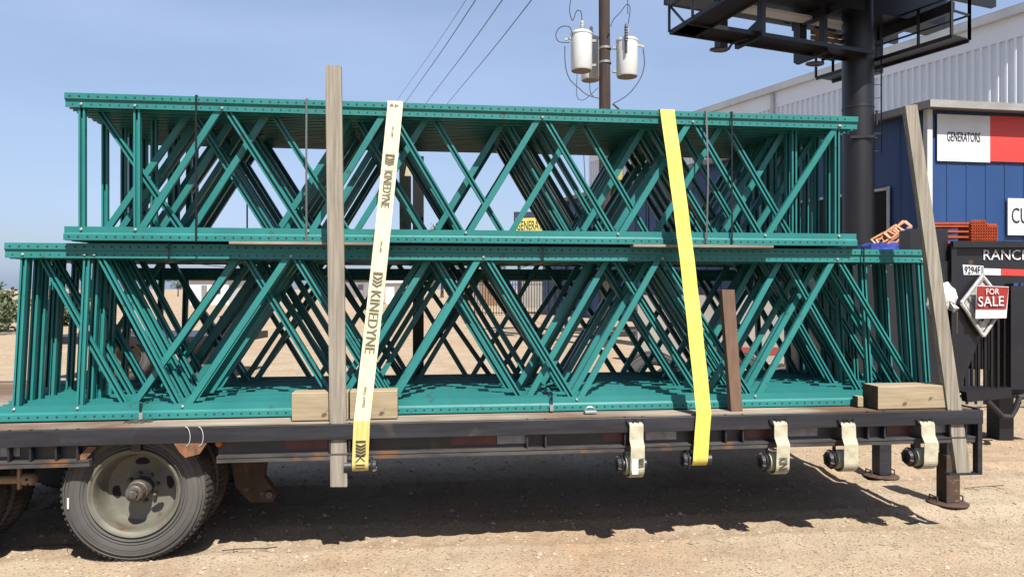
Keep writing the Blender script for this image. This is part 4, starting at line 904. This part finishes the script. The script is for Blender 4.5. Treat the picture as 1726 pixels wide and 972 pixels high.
for i in range(13):
    for j in range(7):
        x = -.45+.85*i/12; y = -.3+.6*j/6; h = W(0, 414, Ye).z+.02*math.sin(i*2.1+j)+.03*random.random()
        if i == 0 or i == 12 or j == 0 or j == 6: h = 0
        ta.v.append((x, y, h))
for i in range(12):
    for j in range(6): ta.f.append([i*7+j, (i+1)*7+j, (i+1)*7+j+1, i*7+j+1]); ta.m.append(0); ta.sm.append(True)
o = ta.build('blue_tarp', 'tarp'); place(o, (en.x, Ye, 0)); tag(o, 'blue tarp covering a heap under the faded orange frames', 'tarp')
a = W(1518, 415, Ye); o = MB().prism([(0, 0, -.1), (.16, 0, -.1), (.14, 0, .25), (.05, 0, .25)], (0, .2, 0)).build('blue_sack', 'tarp'); place(o, (a.x, Ye-.05, a.z)); tag(o, 'upright blue plastic sack right of the faded orange frames', 'sack')

# fence and wall at the far right behind the dump trailer
def fence(name, x0, x1, Y, h, pitch, label, m='bb_black', rb_=.012):
    t = thing(name, label, 'fence', ((x0+x1)/2, Y, 0)); c0 = (x0+x1)/2
    q = MB(); n = int((x1-x0)/pitch)
    for i in range(n+1): x = x0-c0+i*pitch; q.bar((x, 0, .05), (x, 0, h), rb_*2, rb_*2)
    q.build('pickets', m, t)
    for z in (.15, h-.18): MB().bar((x0-c0, .0, z), (x1-c0, .0, z), .04, .045, (0, 1, 0)).build('rail', m, t)
    n = max(1, int((x1-x0)/2.4))
    for i in range(n+1): x = x0-c0+(x1-x0)*i/n; MB().bar((x, .05, 0), (x, .05, h+.1), .07, .07).build('post', m, t)
xa = W(1628, 0, 8.6).x; fence('steel_fence', xa, xa+3, 9.3, 1.75, .115, 'black picket fence panel behind the dump trailer front at right')
q = MB().box(-7, 5, 0, .25, 0, 1.42); o = q.build('low_concrete_wall', 'concrete'); a = W(1690, 0, 14); place(o, (a.x, 15, 0)); tag(o, 'low pale concrete wall seen through the picket fence at right', 'wall')
q = MB().box(-6, 4, 0, .12, .24, .40).box(-5.9, -5.8, 0, .1, 0, .239).box(3.8, 3.9, 0, .1, 0, .239); o = q.build('red_barrier_rail', 'kerb_red'); place(o, (a.x, 14, 0)); tag(o, 'red steel barrier rail behind the picket fence at right', 'barrier')

# ================================================================== THINGS SEEN THROUGH THE FRAMES
gs = thing('generator_sign', 'navy board with yellow GENERATORS SOLD HERE sign behind the upper stack', 'sign', (W(912, 0, 26).x, 26, 0))
def Q(px, py, dy=0.): v = W(px, py, 26); return Vector((v.x-W(912, 0, 26).x, dy, v.z))
MB().prism([Q(866, 430), Q(965, 430), Q(965, 357), Q(866, 357)], (0, .12, 0)).build('board', 'navy', gs)
MB().prism([Q(869, 408, -.02), Q(935, 408, -.02), Q(933, 366, -.02), Q(869, 368, -.02)], (0, .018, 0)).build('yellow_panel', 'sign_yellow', gs)
text('lettering', 'GENERATORS', 'ink', gs, Q(871, 388, -.026), (1, 0, .03), (0, 0, 1), .33, 1.32, .004)
text('lettering', 'SOLD HERE', 'ink', gs, Q(872, 406, -.026), (1, 0, .02), (0, 0, 1), .30, 1.25, .004)
for px in (875, 955): MB().bar(Q(px, 430, .2)*1, Vector((Q(px, 0).x, .2, 0)), .12, .12).build('post', 'bb_black', gs)
fence('steel_fence', W(800, 0, 42).x, W(1330, 0, 42).x, 42, 2.0, .16, 'long black iron picket fence on the far side of the yard', rb_=.02)
def shed(name, px0, px1, Y, h, dpt, wm, rm, label, gable=.8):
    x0, x1 = W(px0, 0, Y).x, W(px1, 0, Y).x; c0 = (x0+x1)/2; hw = (x1-x0)/2; t = thing(name, label, 'building', (c0, Y, 0))
    q = MB().box(-hw, hw, 0, dpt, 0, h); q.build('wall', wm, t)
    q = MB(); q.prism([(-hw-.3, -.3, h+.01), (hw+.3, -.3, h+.01), (hw+.3, dpt/2, h+gable), (-hw-.3, dpt/2, h+gable)], (0, 0, .12)); q.prism([(-hw-.3, dpt/2+.02, h+gable), (hw+.3, dpt/2+.02, h+gable), (hw+.3, dpt+.3, h), (-hw-.3, dpt+.3, h)], (0, 0, .12)); q.build('roof', rm, t)
    q = MB().box(-hw*.4, -hw*.1, -.04, -.01, 0, min(2.2, h*.8)); q.build('door', 'roof_grey', t)
    q = MB().box(hw*.2, hw*.6, -.04, -.01, h*.45, h*.75); q.build('window', 'lamp_glass', t)
shed('far_shed', 575, 622, 130, 3.2, 8, 'roof_grey', 'roof_grey', 'small grey shed far across the yard behind the cream strap')
shed('far_shed', 650, 700, 75, 2.2, 6, 'white', 'white_metal', 'white site cabin on the far side of the yard', .4)
shed('far_shed', 770, 860, 66, 2.6, 8, 'rust_light', 'roof_grey', 'brown shed at the far side of the yard left of the iron fence', .5)
shed('far_shed', 320, 385, 70, 2.4, 6, 'white', 'roof_grey', 'white cabin far behind the left part of the lower stack', .6)
shed('far_shed', 880, 1010, 58, 2.6, 9, 'concrete', 'roof_grey', 'long pale grey cabin behind the far iron fence', .5)
# a dark second trailer behind the left part
YT = 12.; v0 = W(330, 0, YT); ut = thing('utility_trailer', 'dark flatbed trailer parked behind the left part of the loaded trailer', 'trailer', (v0.x, YT, 0))
MB().box(-2.6, .6, 0, 1.8, .62, .75).build('bed', 'dump_black', ut); MB().box(-2.6, -2.5, 0, .06, .75, 1.1).box(.4, .5, 0, .06, .75, 1.1).build('stakes', 'dump_black', ut)
for sx in (-1.2, .1):
    q = bpy.data.objects.new('wheel', TYM); C.objects.link(q); q.parent = ut; q.location = (sx, .1, .4)
    q = bpy.data.objects.new('rim', RIM); C.objects.link(q); q.parent = ut; q.location = (sx, .1, .4)
MB().box(.55, .62, -.02, -.0, .64, .74).build('tail_lamp', 'tail_red', ut)
# bushes and trees far left
def tree(name, px, Y, h, r, label, seed, trunk=.3):
    random.seed(seed); v = W(px, 0, Y); t = thing(name, label, 'tree' if trunk > .25 else 'bush', (v.x, Y, 0), group='trees far across the yard' if trunk > .25 else 'bushes far across the yard')
    q = MB(); q.tube([(0, 0, 0), (.05, 0, h*trunk), (0, .05, h*.7)], .035*h, 8, r2=.015*h)
    for i in range(5): a = i*1.26; q.tube([(0, 0, h*.35), (math.cos(a)*r*.6, math.sin(a)*r*.6, h*.7)], .012*h, 6, r2=.006*h)
    q.build('trunk', 'bark', t)
    q = MB(); cl = [(random.gauss(0, .42)*r, random.gauss(0, .42)*r, h*(trunk+.1)+random.random()*(h*(.8-trunk)), random.uniform(.25, .5)*r) for _ in range(14)]
    for i in range(1500):
        cx, cy, cz, cr = random.choice(cl); d = Vector((random.gauss(0, 1), random.gauss(0, 1), random.gauss(0, .8))).normalized()*cr*random.uniform(.5, 1.05); p = Vector((cx, cy, cz))+d; sz = .045*r+.03
        a_ = Vector((random.uniform(-1, 1), random.uniform(-1, 1), random.uniform(-1, 1))).normalized(); b_ = a_.orthogonal().normalized()
        q.add([p-a_*sz, p+b_*sz*.6, p+a_*sz, p-b_*sz*.6], [[0, 1, 2, 3]])
    q.build('crown', 'leaf', t)
tree('bush', 104, 30, 1.3, 1.2, 'green bush behind the left end of the lower stack', 5, .1)
tree('bush', -8, 26, 1.5, 1.4, 'green bush at the left picture edge', 15, .1)
for i, (px, Y, h) in enumerate(((728, 120, 12.5), (745, 130, 9), (835, 140, 8.5), (410, 160, 5), (300, 150, 4.5), (220, 170, 4.5), (540, 150, 4))):
    tree('far_tree', px, Y, h, h*.35, ('slim tall tree far behind the gap right of the cream strap', 'smaller tree beside the tall slim far tree', 'far tree left of the generator sign', 'low far tree behind the left diagonals of the lower stack', 'low far tree left of the white cabin', 'leftmost low far tree on the horizon', 'low far tree just left of the tall grey board')[i], 20+i)
print('objects', len(bpy.data.objects))
